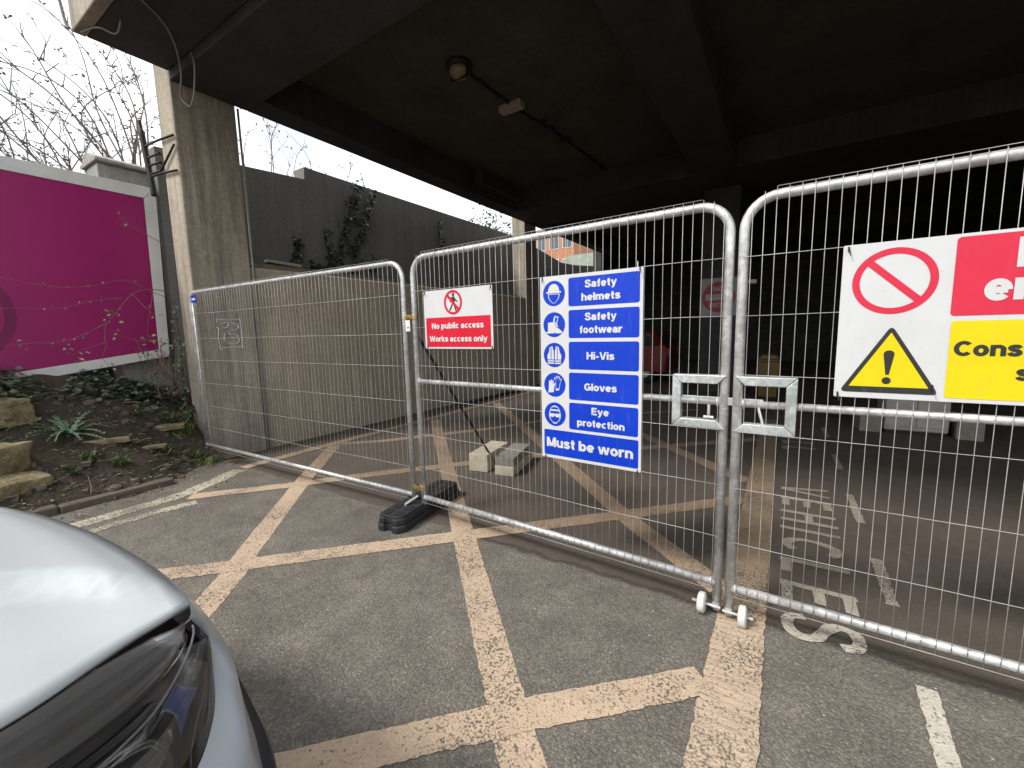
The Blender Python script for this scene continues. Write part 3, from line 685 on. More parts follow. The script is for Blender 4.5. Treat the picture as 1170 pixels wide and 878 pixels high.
# lock boxes
def lockbox(root, x0, x1, z0, z1, side):
    wd = .042; d0, d1 = -.028, .022
    for k, o in enumerate([[(x0,z1),(x1,z1),(x1-wd,z1-wd),(x0+wd,z1-wd)], [(x0,z0),(x0+wd,z0+wd),(x1-wd,z0+wd),(x1,z0)],
              [(x0,z0+.001),(x0,z1-.001),(x0+wd-.001,z1-wd),(x0+wd-.001,z0+wd)], [(x1,z0+.001),(x1-wd+.001,z0+wd),(x1-wd+.001,z1-wd),(x1,z1-.001)]]):
        if (side == 'R' and k == 3) or (side == 'L' and k == 2): continue      # the gate post itself closes that side
        mb = MB(); mb.prism(o, d0, d1); mb.build('lock_frame', M['galv_box'], root, bevel=.004)
lockbox(gb, 1.862, LB+.012, .945, 1.203, 'R'); lockbox(gc, -.012, .228, .945, 1.203, 'L')
mb = MB(); mb.box(1.904, LB-.02, -.012, .004, 1.062, 1.098); mb.box(LB-.022, LB+.16, -.012+.0, .004, 1.062, 1.098)
bo = mb.build('lock_bolt', M['galv_box'], gb, bevel=.002)
mb = MB(); mb.tube([(2.03,-.006,1.06),(2.03,-.012,1.0)], .006, 8); mb.tube([(2.008,-.012,.999),(2.052,-.012,.999)], .007, 8); mb.build('bolt_handle', M['galv'], bo)
mb = MB(); mb.tube([(.085,-.004,1.078),(.088,-.012,1.05),(.097,-.016,1.02),(.104,-.014,.992)], .006, 8); mb.lathe([(.004,0),(.016,.0),(.016,.018),(.004,.02)], (.104,-.014,.97), 'z', 10)
mb.build('locking_pin', M['galv'], gc)
# wheels at the meeting posts
def caster(root, x, off):
    mb = MB(); mb.lathe([(.012,-.017),(.040,-.018),(.050,-.012),(.051,.012),(.040,.018),(.012,.017)], (x+off,-.035,.052), 'x', 28)
    wv = mb.build('wheel', M['wheel'], root, smooth=False, bevel=.003)
    mb = MB(); mb.tube([(x-.024,-.035,.052),(x+off+.045*(1 if off > 0 else -1),-.035,.052)] if off > 0 else [(x+off-.045,-.035,.052),(x+.024,-.035,.052)], .007, 8); mb.box(x-.016, x+.016, -.038, -.004, .044, .06)
    mb.build('axle', M['galv'], wv)
caster(gb, LB, -.062); caster(gc, 0, .062)
# clamps between the fixed panel and the gate
def clamp(z, plate):
    o = empty('fence_clamp', onp(PB0, aB, -.052, -.006, z)); o.rotation_euler = (0,0,aB)
    mb = MB()
    for sx in (-.052, .052): mb.lathe([(.0225,-.016),(.028,-.016),(.028,.016),(.0225,.016)], (sx,.006,0), 'z', 20)
    mb.box(-.03,.03,-.020,-.012,-.016,.016); mb.box(-.03,.03,.020,.026,-.016,.016); mb.build('band', M['brass'], o, bevel=.002)
    mb = MB(); mb.tube([(0,-.034,0),(0,.034,0)], .007, 8); mb.lathe([(.002,0),(.013,0),(.013,.01),(.002,.011)], (0,-.034,0), 'y', 6); mb.build('bolt', M['brass'], o)
    if plate:
        mb = MB(); mb.box(-.024,.024,-.024,-.0205,-.105,-.022); pl = mb.build('hanging_plate', M['plate'], o, bevel=.002)
        mb = MB(); mb.lathe([(.0,0),(.007,0),(.007,.001),(0,.001)], (.004,-.0255,-.075), 'y', 12); mb.build('plate_hole', M['hole'], pl)
    tag(o, 'brassy fence clamp high on the hinge posts, with a small white plate' if plate else 'brassy fence clamp low on the hinge posts above the black foot', 'clamp', 'fence clamps')
clamp(1.555, True); clamp(.235, False)
# black rubber foot
fd = math.atan2(.80, -.11); ft = empty('ballast_block', (-2.415, 2.37, 0), fd-math.pi/2)
def rrect(x0, x1, y0, y1, r, n=5):
    out = []
    for cx, cy, a in ((x1-r,y1-r,0),(x0+r,y1-r,90),(x0+r,y0+r,180),(x1-r,y0+r,270)):
        for i in range(n+1): out.append((cx+r*math.cos(R(a+90*i/n)), cy+r*math.sin(R(a+90*i/n))))
    return out
mb = MB()
hw, hl = .125, .42
def foot_out(s, notch):
    return [(-hw*s,-hl+.05),(-hw*s+.04,-hl),(-.035,-hl),(-.03,-hl+notch),(.03,-hl+notch),(.035,-hl),(hw*s-.04,-hl),(hw*s,-hl+.05),(hw*s,hl-.05),(hw*s-.04,hl),(.035,hl),(.03,hl-notch),(-.03,hl-notch),(-.035,hl),(-hw*s+.04,hl),(-hw*s,hl-.05)]
mb.prism_z(foot_out(1, .03), 0, .055); mb.prism_z([(x*.93, y*.985) for x, y in foot_out(1, .02)], .0555, .105)
fb = mb.build('body', M['rubber'], ft, bevel=.012)
mb = MB()
mb.prism_z(rrect(-.105,.105,-.40,.40,.05), .1055, .118); mb.build('top_rim', M['rubber'], fb, bevel=.006)
mb = MB()
for y in (-.335,-.225,.225,.335): mb.prism_z(rrect(-.085,-.02,y-.04,y+.04,.02), .118, .1215); mb.prism_z(rrect(.02,.085,y-.04,y+.04,.02), .118, .1215)
mb.prism_z(rrect(-.06,.02,-.17,.17,.02), .118, .1215); mb.build('socket', M['hole'], ft)
tag(ft, 'black recycled rubber fence foot under the hinge posts', 'ballast block')
mb = MB(); a = Vector(onp(PB0, aB, -.05, -.02, .165)); b = Vector((-2.392, 2.17, .13)); mb.tube([a, a.lerp(b, .5), b], .011, 4); mb.tube([b, b+Vector((0,0,-.03))], .011, 4)
tag(mb.build('foot_bracket', M['galv_box']), 'short pale steel strut from the hinge posts into the black foot', 'bracket')

# ------------------------------------------------------------------ signs
SG = .0011
def disc(mb, cx, cz, r, y, n=48): mb.flat([(cx+r*math.cos(2*math.pi*i/n), cz+r*math.sin(2*math.pi*i/n)) for i in range(n)], y)
def rr(mb, x0, x1, z0, z1, r, y): mb.flat(rrect(x0, x1, z0, z1, r), y)
def plate(mb, x0, x1, z0, z1, y, t=.003, r=.006): mb.prism(rrect(x0,x1,z0,z1,r,3), y, y+t)
def ties(root, pts, y):
    for (x, z) in pts:
        mb = MB(); mb.tube([(x,y+.012,z+.006),(x,y-.003,z+.004),(x+.001,y-.004,z-.012),(x,y+.010,z-.014)], .0032, 6); mb.tube([(x,y-.003,z+.004),(x+.006,y-.016,z-.030)], .002, 5)
        mb.build('cable_tie', M['tie'], root)
def sign_root(name, label, A, ang):
    o = empty(name, (A[0], A[1], 0), ang); tag(o, label, 'sign', 'signs tied to the gates'); return o
Y0 = -.032
# --- small red sign
s = sign_root('warning_sign', 'small white and red no public access sign with crossed-out walker', PB0, aB)
mb = MB(); plate(mb, .132, .752, 1.322, 1.728, Y0); mb.build('panel', M['s_white'], s, bevel=.001)
mb = MB(); rr(mb, .150, .735, 1.335, 1.54, .004, Y0-SG); mb.build('red_field', M['s_red'], s)
def line(s_, xc, zb, ch, wd, mat, wt=.222):
    mb = MB(); put_text(mb, s_, xc, zb, ch, Y0-2*SG, wd, wt); mb.build('lettering', M[mat], s, fix=False)
line('No public access', .442, 1.462, .040, .47, 's_white'); line('Works access only', .442, 1.372, .040, .525, 's_white')
cx, cz = .415, 1.638
mb = MB(); k = .0125
disc(mb, cx+.004, cz+.051, .011, Y0-SG, 20)
mb.flat([(cx-.008,cz+.038),(cx+.014,cz+.038),(cx+.020,cz+.010),(cx+.012,cz-.008),(cx-.010,cz-.006)], Y0-SG)
mb.flat([(cx-.010,cz-.007),(cx+.002,cz-.008),(cx-.012,cz-.035),(cx-.026,cz-.058),(cx-.037,cz-.052),(cx-.022,cz-.030)], Y0-SG)
mb.flat([(cx+.003,cz-.008),(cx+.013,cz-.009),(cx+.022,cz-.032),(cx+.030,cz-.052),(cx+.038,cz-.056),(cx+.030,cz-.064),(cx+.018,cz-.054),(cx+.011,cz-.034)], Y0-SG)
mb.flat([(cx+.013,cz+.036),(cx+.028,cz+.016),(cx+.043,cz+.006),(cx+.040,cz-.001),(cx+.020,cz+.010)], Y0-SG)
mb.flat([(cx-.008,cz+.037),(cx-.024,cz+.022),(cx-.030,cz+.000),(cx-.023,cz-.001),(cx-.017,cz+.017),(cx-.008,cz+.026)], Y0-SG)
mb.build('walker_symbol', M['s_black'], s)
mb = MB(); mb.ring(cx, cz, .066, .082, Y0-2*SG); d = .0071
for sgn in (1,): mb.flat([(cx-.048-d,cz+.048-d),(cx-.048+d,cz+.048+d),(cx+.048+d,cz-.048+d),(cx+.048-d,cz-.048-d)], Y0-2.4*SG)
mb.build('prohibition_ring', M['s_red'], s)
ties(s, [(.146,1.722),(.74,1.722),(.155,1.342),(.742,1.335)], Y0)
# --- big blue sign
s = sign_root('safety_sign', 'tall blue and white safety sign listing protective clothing', PB0, aB)
mb = MB(); plate(mb, 1.105, 1.712, .669, 1.738, Y0); mb.build('panel', M['s_white'], s, bevel=.001)
rows = [(1.563,1.719,['Safety','helmets'],[.181,.222]), (1.386,1.542,['Safety','footwear'],[.181,.246]), (1.209,1.365,['Hi-Vis'],[.160]), (1.034,1.190,['Gloves'],[.190]), (.860,1.016,['Eye','protection'],[.102,.280])]
for z0, z1, ls, ws in rows:
    mb = MB()
    rr(mb, 1.291, 1.695, z0, z1, .012, Y0-SG); zc = (z0+z1)/2
    mb.build('blue_field', M['s_blue'], s)
    if len(ls) == 1: line(ls[0], 1.482, zc-.020, .041, ws[0], 's_white')
    else:
        line(ls[0], 1.482, zc+.018, .041, ws[0], 's_white'); line(ls[1], 1.482, zc-.052, .041, ws[1], 's_white')
mb = MB()
rr(mb, 1.122, 1.698, .688, .843, .010, Y0-SG); mb.build('blue_field', M['s_blue'], s); line('Must be worn', 1.405, .738, .058, .53, 's_white')
cc = [1.641,1.464,1.289,1.114,.938]; X = 1.197; yA, yB, yC = Y0-SG, Y0-2*SG, Y0-3*SG
def icon():
    ic.build('symbol', M['s_white'], dk, fix=False); bl.build('symbol_detail', M['s_blue'], dk, fix=False)
def newdisc(z):
    mb = MB(); disc(mb, X, z, .071, yA); return mb.build('symbol_disc', M['s_blue'], s), MB(), MB()
def arc(cx, cz, rx, rz, a0, a1, n=14): return [(cx+rx*math.cos(R(a0+(a1-a0)*i/n)), cz+rz*math.sin(R(a0+(a1-a0)*i/n))) for i in range(n+1)]
# helmet
z = cc[0]; dk, ic, bl = newdisc(z)
ic.flat(arc(X,z+.012,.036,.042,0,180)+[(X-.048,z+.010),(X-.048,z+.002),(X+.048,z+.002),(X+.048,z+.010)], yB)
face = arc(X,z-.002,.038,.05,180,250)+[(X-.012,z-.055),(X+.012,z-.055)]+arc(X,z-.002,.038,.05,290,360)
ic.flat(face, yB-.0001); bl.flat([(X+(x-X)*.84, z-.004+(q-z)*.86) for x, q in face], yC)
# boot
z = cc[1]; icon(); dk, ic, bl = newdisc(z)
ic.flat([(X-.040,z+.012),(X-.040,z-.040),(X-.052,z-.040),(X-.052,z-.050),(X+.0,z-.050),(X+.005,z-.044),(X+.012,z-.050),(X+.052,z-.050),(X+.053,z-.040),(X+.035,z-.026),(X+.012,z-.012),(X+.004,z+.005),(X+.004,z+.016),(X-.012,z+.014)], yB)
ic.flat([(X-.006,z+.022),(X+.004,z+.050),(X+.030,z+.044),(X+.024,z+.018),(X+.020,z+.0),(X+.030,z-.016),(X+.012,z-.008),(X+.006,z+.006)], yB)
bl.flat([(X+.006,z+.022),(X+.010,z+.043),(X+.024,z+.039),(X+.017,z+.016),(X+.013,z+.004)], yC)
# vest
z = cc[2]; icon(); dk, ic, bl = newdisc(z)
ic.flat([(X-.030,z+.045),(X-.012,z+.052),(X-.004,z+.02),(X-.002,z-.052),(X-.044,z-.052),(X-.046,z+.0),(X-.036,z+.015)], yB)
ic.flat([(X+.030,z+.045),(X+.036,z+.015),(X+.046,z+.0),(X+.044,z-.052),(X+.002,z-.052),(X+.004,z+.02),(X+.012,z+.052)], yB)
for q in (-.030,-.043): bl.flat([(X-.045,z+q),(X-.045,z+q+.004),(X+.045,z+q+.004),(X+.045,z+q)], yC)
for q in (-.022,.019): bl.flat([(X+q-.001,z-.024),(X+q+.003,z-.024),(X+q+.003,z+.046),(X+q-.001,z+.046)], yC)
# gloves
z = cc[3]; icon(); dk, ic, bl = newdisc(z)
ic.flat([(X-.042,z-.048),(X-.006,z-.044),(X-.002,z-.010),(X+.006,z+.006),(X+.001,z+.012),(X-.008,z+.003),(X-.006,z+.026),(X-.012,z+.027),(X-.015,z+.014),(X-.017,z+.031),(X-.024,z+.031),(X-.026,z+.014),(X-.030,z+.026),(X-.037,z+.024),(X-.038,z-.002)], yB)
gl = [(X+.008,z-.034),(X+.030,z-.030),(X+.040,z+.018),(X+.048,z+.034),(X+.042,z+.040),(X+.034,z+.028),(X+.034,z+.050),(X+.027,z+.052),(X+.024,z+.036),(X+.019,z+.055),(X+.012,z+.053),(X+.013,z+.034),(X+.003,z+.046),(X-.003,z+.041),(X+.006,z+.020)]
ic.flat(gl, yB); gcx = sum(p[0] for p in gl)/len(gl); gcz = sum(p[1] for p in gl)/len(gl); bl.flat([(gcx+(x-gcx)*.80, gcz-.004+(q-gcz)*.74) for x, q in gl], yC)
# goggles
z = cc[4]; icon(); dk, ic, bl = newdisc(z)
ic.flat(arc(X,z+.008,.036,.044,20,160)+arc(X,z-.002,.040,.05,180,250)+[(X-.014,z-.056),(X+.014,z-.056)]+arc(X,z-.002,.040,.05,290,360), yB)
bl.flat(arc(X,z-.012,.031,.036,180,250)+[(X-.010,z-.047),(X+.010,z-.047)]+arc(X,z-.012,.031,.036,290,360)+[(X+.030,z+.020),(X-.030,z+.020)], yC)
bl.flat(arc(X,z+.026,.028,.018,15,165), yC-.0001)
ic.flat([(X-.036,z+.004),(X-.008,z+.006),(X,z+.001),(X+.008,z+.006),(X+.036,z+.004),(X+.032,z-.016),(X+.010,z-.017),(X,z-.008),(X-.010,z-.017),(X-.032,z-.016)], yC-.0008)
icon()
ties(s, [(1.122,1.733),(1.694,1.733),(1.13,.678),(1.694,.676)], Y0)
# --- red and yellow entry sign
s = sign_root('warning_sign', 'large white sign with red no entry and yellow construction site fields', PC0, aC)
mb = MB(); plate(mb, .350, 1.156, 1.135, 1.733, Y0); mb.build('panel', M['s_white'], s, bevel=.001)
mb = MB(); rr(mb, .668, 1.135, 1.448, 1.722, .012, Y0-SG); mb.build('red_field', M['s_red2'], s)
mb = MB(); rr(mb, .673, 1.135, 1.150, 1.430, .010, Y0-SG); mb.build('yellow_field', M['s_yellow'], s)
line('No', .90, 1.605, .098, .165, 's_white', .225); line('entry', .90, 1.497, .098, .305, 's_white', .225)
line('Construction', .902, 1.305, .053, .43, 's_black'); line('site', .902, 1.222, .053, .115, 's_black')
cx, cz = .507, 1.585
mb = MB(); mb.ring(cx, cz, .100, .123, Y0-SG); d = .0085
mb.flat([(cx-.074-d,cz+.074-d),(cx-.074+d,cz+.074+d),(cx+.074+d,cz-.074+d),(cx+.074-d,cz-.074-d)], Y0-SG-.0002); mb.build('prohibition_ring', M['s_red2'], s)
def tri(cx, z0, z1, hw, r, n=6):
    P = [Vector((cx-hw,z0)),Vector((cx+hw,z0)),Vector((cx,z1))]; out = []
    for i in range(3):
        p = P[i]; a = (P[i-1]-p).normalized(); b = (P[(i+1)%3]-p).normalized()
        s0 = p+a*r*1.7; s1 = p+b*r*1.7
        for k in range(n+1):
            t = k/n; q = s0*(1-t)**2+p*2*t*(1-t)+s1*t*t; out.append((q.x,q.y))
    return out
cx = .513
mb = MB(); mb.flat(tri(cx,1.158,1.420,.147,.014), Y0-SG); mb.build('triangle_border', M['s_black'], s)
mb = MB(); mb.flat(tri(cx,1.182,1.392,.117,.002), Y0-2*SG); mb.build('triangle_field', M['s_yellow'], s)
mb = MB(); disc(mb, cx-.004, 1.207, .0135, Y0-3*SG, 24); mb.flat([(cx-.008,1.230),(cx+.002,1.230),(cx+.014,1.310)]+arc(cx-.002,1.312,.0155,.012,0,180,8)+[(cx-.018,1.310)], Y0-3*SG); mb.build('exclamation_mark', M['s_black'], s)
ties(s, [(.366,1.722),(.362,1.150),(.64,1.19),(1.14,1.722),(1.14,1.15)], Y0)
# --- round sign on the far column
s = empty('no_entry_sign', (-1.19, 10.085, 2.07)); tag(s, 'dim round red no entry sign on the far dark column', 'sign')
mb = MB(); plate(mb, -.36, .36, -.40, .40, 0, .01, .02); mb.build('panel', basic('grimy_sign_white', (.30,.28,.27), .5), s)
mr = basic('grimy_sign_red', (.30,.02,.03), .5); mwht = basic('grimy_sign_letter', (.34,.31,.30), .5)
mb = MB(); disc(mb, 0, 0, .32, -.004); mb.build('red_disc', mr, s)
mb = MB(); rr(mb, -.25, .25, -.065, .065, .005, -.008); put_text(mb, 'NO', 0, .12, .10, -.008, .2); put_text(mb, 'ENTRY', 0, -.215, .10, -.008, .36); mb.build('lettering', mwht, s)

# ------------------------------------------------------------------ objects inside
def slab(name, label, mat, x, y, rz, w_, l_, z0, z1, group):
    mb = MB(); mb.box(0, w_, 0, l_, z0, z1); o = mb.build(name, M[mat], bevel=.008, loc=(x, y, 0), rotz=rz)
    for v in o.data.vertices: v.co += Vector((.006*nz(v.co.x*9, v.co.y*3, v.co.z*20), .006*nz(v.co.x*5+4, v.co.y*3), .004*nz(v.co.x*7, v.co.y*7, 5)))
    return tag(o, label, 'concrete block', group)
G = 'concrete blocks weighing down the stay'
slab('concrete_block', 'pale concrete block left of the leaning stay', 'brick_pale', -2.70, 3.345, R(10), .215, .56, 0, .185, G)
slab('concrete_block', 'pale lower concrete block of the pair right of the stay', 'brick_pale', -2.385, 3.36, R(12), .205, .62, 0, .098, G)
slab('concrete_block', 'grey upper concrete block of the pair right of the stay', 'brick_grey', -2.383, 3.37, R(13), .200, .57, .099, .188, G)
mb = MB(); mb.tube([(-2.37,2.36,1.43),(-2.47,2.95,.78),(-2.56,3.62,.03)], .011, 8); mb.tube([(-2.36,2.38,1.37),(-2.45,2.97,.73),(-2.52,3.58,.03)], .005, 6)
tag(mb.build('fence_stay', M['iron'], smooth=True), 'thin black stay leaning from the hinge post down to the concrete blocks', 'stay')
mb = MB(); mb.tube([(x, y, gz(x,y)+.02) for x, y in cat([(-5.3,6.5),(-5.45,7.4),(-5.55,8.3),(-5.3,9.2),(-4.8,10)], 6)], .02, 6)
tag(mb.build('hose', M['iron'], smooth=True), 'black hose lying along the foot of the wall inside', 'hose')
# storage cabinet between blocks
cb = empty('storage_cabinet', (1.49, 7.5, 0)); tag(cb, 'dirty white steel cabinet standing low behind the entry sign', 'cabinet')
mb = MB(); mb.box(-.31,.31,-.27,.27,.04,.95); mb.build('body', M['whitepaint'], cb, bevel=.02)
mb = MB(); mb.box(-.30,-.004,-.285,-.272,.10,.93); mb.box(.004,.30,-.285,-.272,.10,.93); d_ = mb.build('door', M['whitepaint'], cb, bevel=.005)
mb = MB(); mb.tube([(-.03,-.30,.5),(-.03,-.30,.62)], .008, 8); mb.box(-.036,-.024,-.30,-.284,.5,.51); mb.box(-.036,-.024,-.30,-.284,.61,.62); mb.build('handle', M['iron'], d_)
mb = MB(); mb.box(-.29,.29,-.25,.25,0,.038); mb.build('plinth', M['iron'], cb)
slab('concrete_block', 'dim grey block on the floor left of the white cabinet', 'brick_grey', .93, 7.2, R(3), .22, .45, 0, .26, 'blocks beside the cabinet')
slab('concrete_block', 'dim grey block on the floor right of the white cabinet', 'brick_grey', 1.84, 7.15, R(-4), .24, .45, 0, .28, 'blocks beside the cabinet')
# yellow bin
yb = empty('grit_bin', (-.21, 10.05, 0)); tag(yb, 'grimy yellow plastic grit bin in the dark behind the gates', 'bin')
mb = MB(); vs = [(-.16,-.16,0),(.16,-.16,0),(.16,.16,0),(-.16,.16,0),(-.19,-.19,.72),(.19,-.19,.72),(.19,.19,.72),(-.19,.19,.72)]
mb.add(vs, [(3,2,1,0),(4,5,6,7),(0,1,5,4),(1,2,6,5),(2,3,7,6),(3,0,4,7)]); mb.build('body', M['yellow_bin'], yb, bevel=.02)
mb = MB(); mb.box(-.21,.21,-.21,.21,.725,.77); mb.prism([(-.19,.771),(.19,.771),(.12,.86),(-.12,.86)], -.19, .19); mb.build('lid', M['yellow_bin'], yb, bevel=.015)
# cctv
cv_ = empty('security_camera', (-.55, 10.3, 2.36)); tag(cv_, 'small white security camera beside the dark column', 'camera')
mb = MB(); mb.tube([(-.14,-.15,.0),(.05,-.22,-.02)], .045, 12); mb.build('housing', M['plate'], cv_, smooth=True)
mb = MB(); mb.tube([(-.29,.1,.02),(-.1,.02,.06),(-.05,-.16,.03)], .015, 8); mb.build('bracket', M['plate'], cv_)
# soffit services
lp = empty('bulkhead_lamp', (-3.60, 4.55, 4.8)); tag(lp, 'round amber-glass bulkhead lamp on the dark soffit', 'lamp')
mb = MB(); mb.lathe([(.16,0),(.17,-.01),(.165,-.05),(.12,-.06)], (0,0,0), 'z', 28); mb.build('base', M['lampbase'], lp, smooth=True)
mb = MB(); mb.lathe([(.125,-.055),(.13,-.09),(.115,-.13),(.08,-.16),(.03,-.175)], (0,0,0), 'z', 28); mb.build('glass', M['lampbody'], lp, smooth=True)
mb = MB(); mb.box(-.135,.135,-.012,.012,-.18,-.165); mb.box(-.135,-.12,-.012,.012,-.17,-.05); mb.box(.12,.135,-.012,.012,-.17,-.05); mb.build('guard', M['lampbase'], lp)
jb = empty('junction_box', (-3.56, 5.72, 4.8)); tag(jb, 'dusty white conduit box on the soffit behind the lamp', 'junction box')
mb = MB(); mb.box(-.19,.19,-.075,.075,-.085,0); mb.build('box', M['jbox'], jb, bevel=.012)
mb = MB(); mb.box(-.185,.185,-.07,.07,-.097,-.0865); mb.build('cover', M['jbox'], jb, bevel=.005)
mb = MB(); mb.tube([(-3.6,4.7,4.775),(-3.58,5.2,4.775),(-3.56,5.64,4.775)], .02, 8); mb.tube([(-3.56,5.8,4.775),(-3.42,6.9,4.775),(-3.30,8.9,4.775),(-3.3,9.04,4.775)], .024, 8)
for y in (4.95,5.4): mb.box(-3.615,-3.54,y,y+.03,4.755,4.8)
for y in (6.4,7.2,8.2): mb.box(-3.5+.02*(y-6.4),-3.34+.02*(y-6.4),y,y+.03,4.75,4.8)
mb.box(-3.47,-3.37,6.62,6.78,4.73,4.8)
tag(mb.build('conduit', M['conduit'], smooth=False), 'dusty dark conduit run along the soffit between lamp and beam', 'conduit')
# vine loop hanging at the column head
mb = MB(); mb.tube(cat([(-4.8,1.6,4.40),(-5.0,1.9,4.39),(-5.25,2.1,4.36),(-5.55,2.25,4.25),(-5.62,2.25,4.05),(-5.5,2.25,3.93),(-5.38,2.24,3.88),(-5.30,2.25,4.0),(-5.28,2.27,4.25),(-5.33,2.27,4.40)], 6), .008, 6)
tag(mb.build('hanging_cable', M['bark'], smooth=True), 'thin loose cable looping down from the soffit by the column', 'cable')
mb = MB(); mb.tube(cat([(-5.5,1.46,5.9),(-5.95,1.44,5.45),(-5.99,1.45,5.0),(-5.96,1.48,4.52),(-5.93,1.50,4.43)], 6), .013, 6); mb.tube(cat([(-5.85,1.56,4.40),(-5.6,1.62,4.38),(-5.5,1.72,4.34),(-5.35,1.72,4.40)], 6), .008, 6)
tag(mb.build('hanging_vine', M['bark'], smooth=True), 'bare vine stem hanging down the corner of the deck fascia', 'vine')
# iron guard on the column
ig = empty('iron_guard', (-6.34, 2.27, 3.2)); tag(ig, 'black iron climbing guard curving off the column edge', 'guard')
def igp(mb, name): 
    o = mb.build(name, M['iron'], smooth=True); o.parent = ig; o.matrix_parent_inverse = Matrix.Translation((6.34,-2.27,-3.2))
mb = MB(); mb.tube(cat([(-6.80,2.25,4.12),(-6.78,2.25,3.98),(-6.72,2.25,3.66),(-6.66,2.25,3.40),(-6.63,2.25,3.20)], 6), [.02]*6+[.034]*9+[.03]*10, 8); igp(mb, 'upright')
for z, zz in ((3.80,3.74),(3.46,3.64),(3.43,3.36),(3.56,3.52),(3.66,3.62)):
    mb = MB(); e = -5.945 if z in (3.80,3.46,3.43) else -6.36
    mb.tube([(-6.72+(.05 if z < 3.6 else 0),2.25,z),(-6.35,2.255,z-.02),(e,2.27 if e < -6 else 2.262,zz)], .013, 6); igp(mb, 'rung')

# ------------------------------------------------------------------ bank things: rocks, plants
def rock(label, c, size, seed, rz):
    rr_ = random.Random(int(seed*10)); bm = bmesh.new()
    for sx in (-1,1):
        for sy in (-1,1):
            for sz in (-1,1): bm.verts.new((sx*rr_.uniform(.72,1.05), sy*rr_.uniform(.72,1.05), sz*rr_.uniform(.7,1.0)))
    for k in range(7): 
        p = Vector((rr_.gauss(0,1), rr_.gauss(0,1), rr_.gauss(0,.7))).normalized()*rr_.uniform(1.02,1.2); bm.verts.new(p)
    hull = bmesh.ops.convex_hull(bm, input=bm.verts); bmesh.ops.delete(bm, geom=[g for g in hull['geom_interior'] if isinstance(g, bmesh.types.BMVert)], context='VERTS')
    bmesh.ops.bevel(bm, geom=bm.edges[:], offset=.07, segments=2, affect='EDGES', profile=.6)
    bmesh.ops.triangulate(bm, faces=bm.faces[:])
    for k in range(3): bmesh.ops.subdivide_edges(bm, edges=[e for e in bm.edges if e.calc_length() > .12], cuts=1, use_grid_fill=True); bmesh.ops.triangulate(bm, faces=bm.faces[:])
    for v in bm.verts:
        p = v.co.copy(); k = 1+.07*nz(p.x*1.6+seed, p.y*1.6, p.z*2.5)+.035*nz(p.x*5+seed, p.y*5, p.z*7)+.015*nz(p.x*13, p.y*13+seed, p.z*13)
        v.co = Vector((p.x*size[0]*k, p.y*size[1]*k, p.z*size[2]*k))
    bmesh.ops.recalc_face_normals(bm, faces=bm.faces[:])
    me = bpy.data.meshes.new('boulder'); bm.to_mesh(me); bm.free(); me.materials.append(M['rock'])
    for p in me.polygons: p.use_smooth = True
    o = bpy.data.objects.new('boulder', me); COL.objects.link(o); o.location = c; o.rotation_euler = (R(8*nz(seed)), R(14*nz(seed+2)), rz)
    tag(o, label, 'rock', 'sandstone boulders on the bank'); return o
rock('flat-topped ochre boulder, highest of those on the bank', (-6.32,.62,.77), (.24,.31,.13), 1, R(12))
rock('rounded mossy boulder in the middle of the stack by the car', (-5.66,.48,.43), (.20,.27,.14), 5.2, R(20))
rock('low boulder at the bottom of the stack by the car', (-5.44,.55,.20), (.20,.30,.12), 9.7, R(12))
rock('boulder half out of frame at the left edge of the bank', (-6.1,-.1,.7), (.28,.34,.18), 14.1, R(40))
def leafquad(mb, p, d, nrm, L, W):
    d = d.normalized(); s = d.cross(nrm).normalized(); up_ = s.cross(d).normalized()
    a = p; b = p+d*L*.5+s*W*.5+up_*W*.12; c = p+d*L; e = p+d*L*.5-s*W*.5+up_*W*.12
    mb.add([a,b,c,e], [(0,1,2),(0,2,3)])
def rv(): return Vector((rnd.uniform(-1,1), rnd.uniform(-1,1), rnd.uniform(-1,1)))
# ivy ground cover below the hoarding
mb = MB()
for i in range(2600):
    v = rnd.uniform(-2.6, 2.3); dens = sm(2.3, .2, v); u = -6.87+abs(rnd.gauss(0, .16+.16*dens)); 
    if nz(u*3, v*3, 6) < -.12-.2*dens: continue
    p = Vector((u, v, bank_z(u, v)+rnd.uniform(.01,.10+.10*dens))); d = rv(); d.z = abs(d.z)*.3-.1; d.x += .5
    leafquad(mb, p, d, Vector((.5,0,1))+rv()*.5, rnd.uniform(.045,.085), rnd.uniform(.05,.085))
iv = mb.build('ground_ivy', M['leaf_ivy'], fix=False); tag(iv, 'low ivy creeping along the foot of the hoarding', 'ground cover', None, 'stuff')
# small weeds as ground cover
mb = MB()
for i in range(1500):
    v = rnd.uniform(-2.6, 2.2); u = rnd.uniform(-6.8, lerp(-5.15,-5.5,sm(1.4,2.2,v)))
    if nz(u*2.2+3, v*2.2, 1) < .18: continue
    p = Vector((u, v, bank_z(u, v)+.008)); d = rv(); d.z = abs(d.z)*.6+.1
    leafquad(mb, p, d, Vector((0,0,1))+rv()*.6, rnd.uniform(.02,.05), rnd.uniform(.015,.03))
tag(mb.build('ground_weeds', M['leaf'], fix=False), 'small weeds scattered over the soil bank', 'ground cover', None, 'stuff')
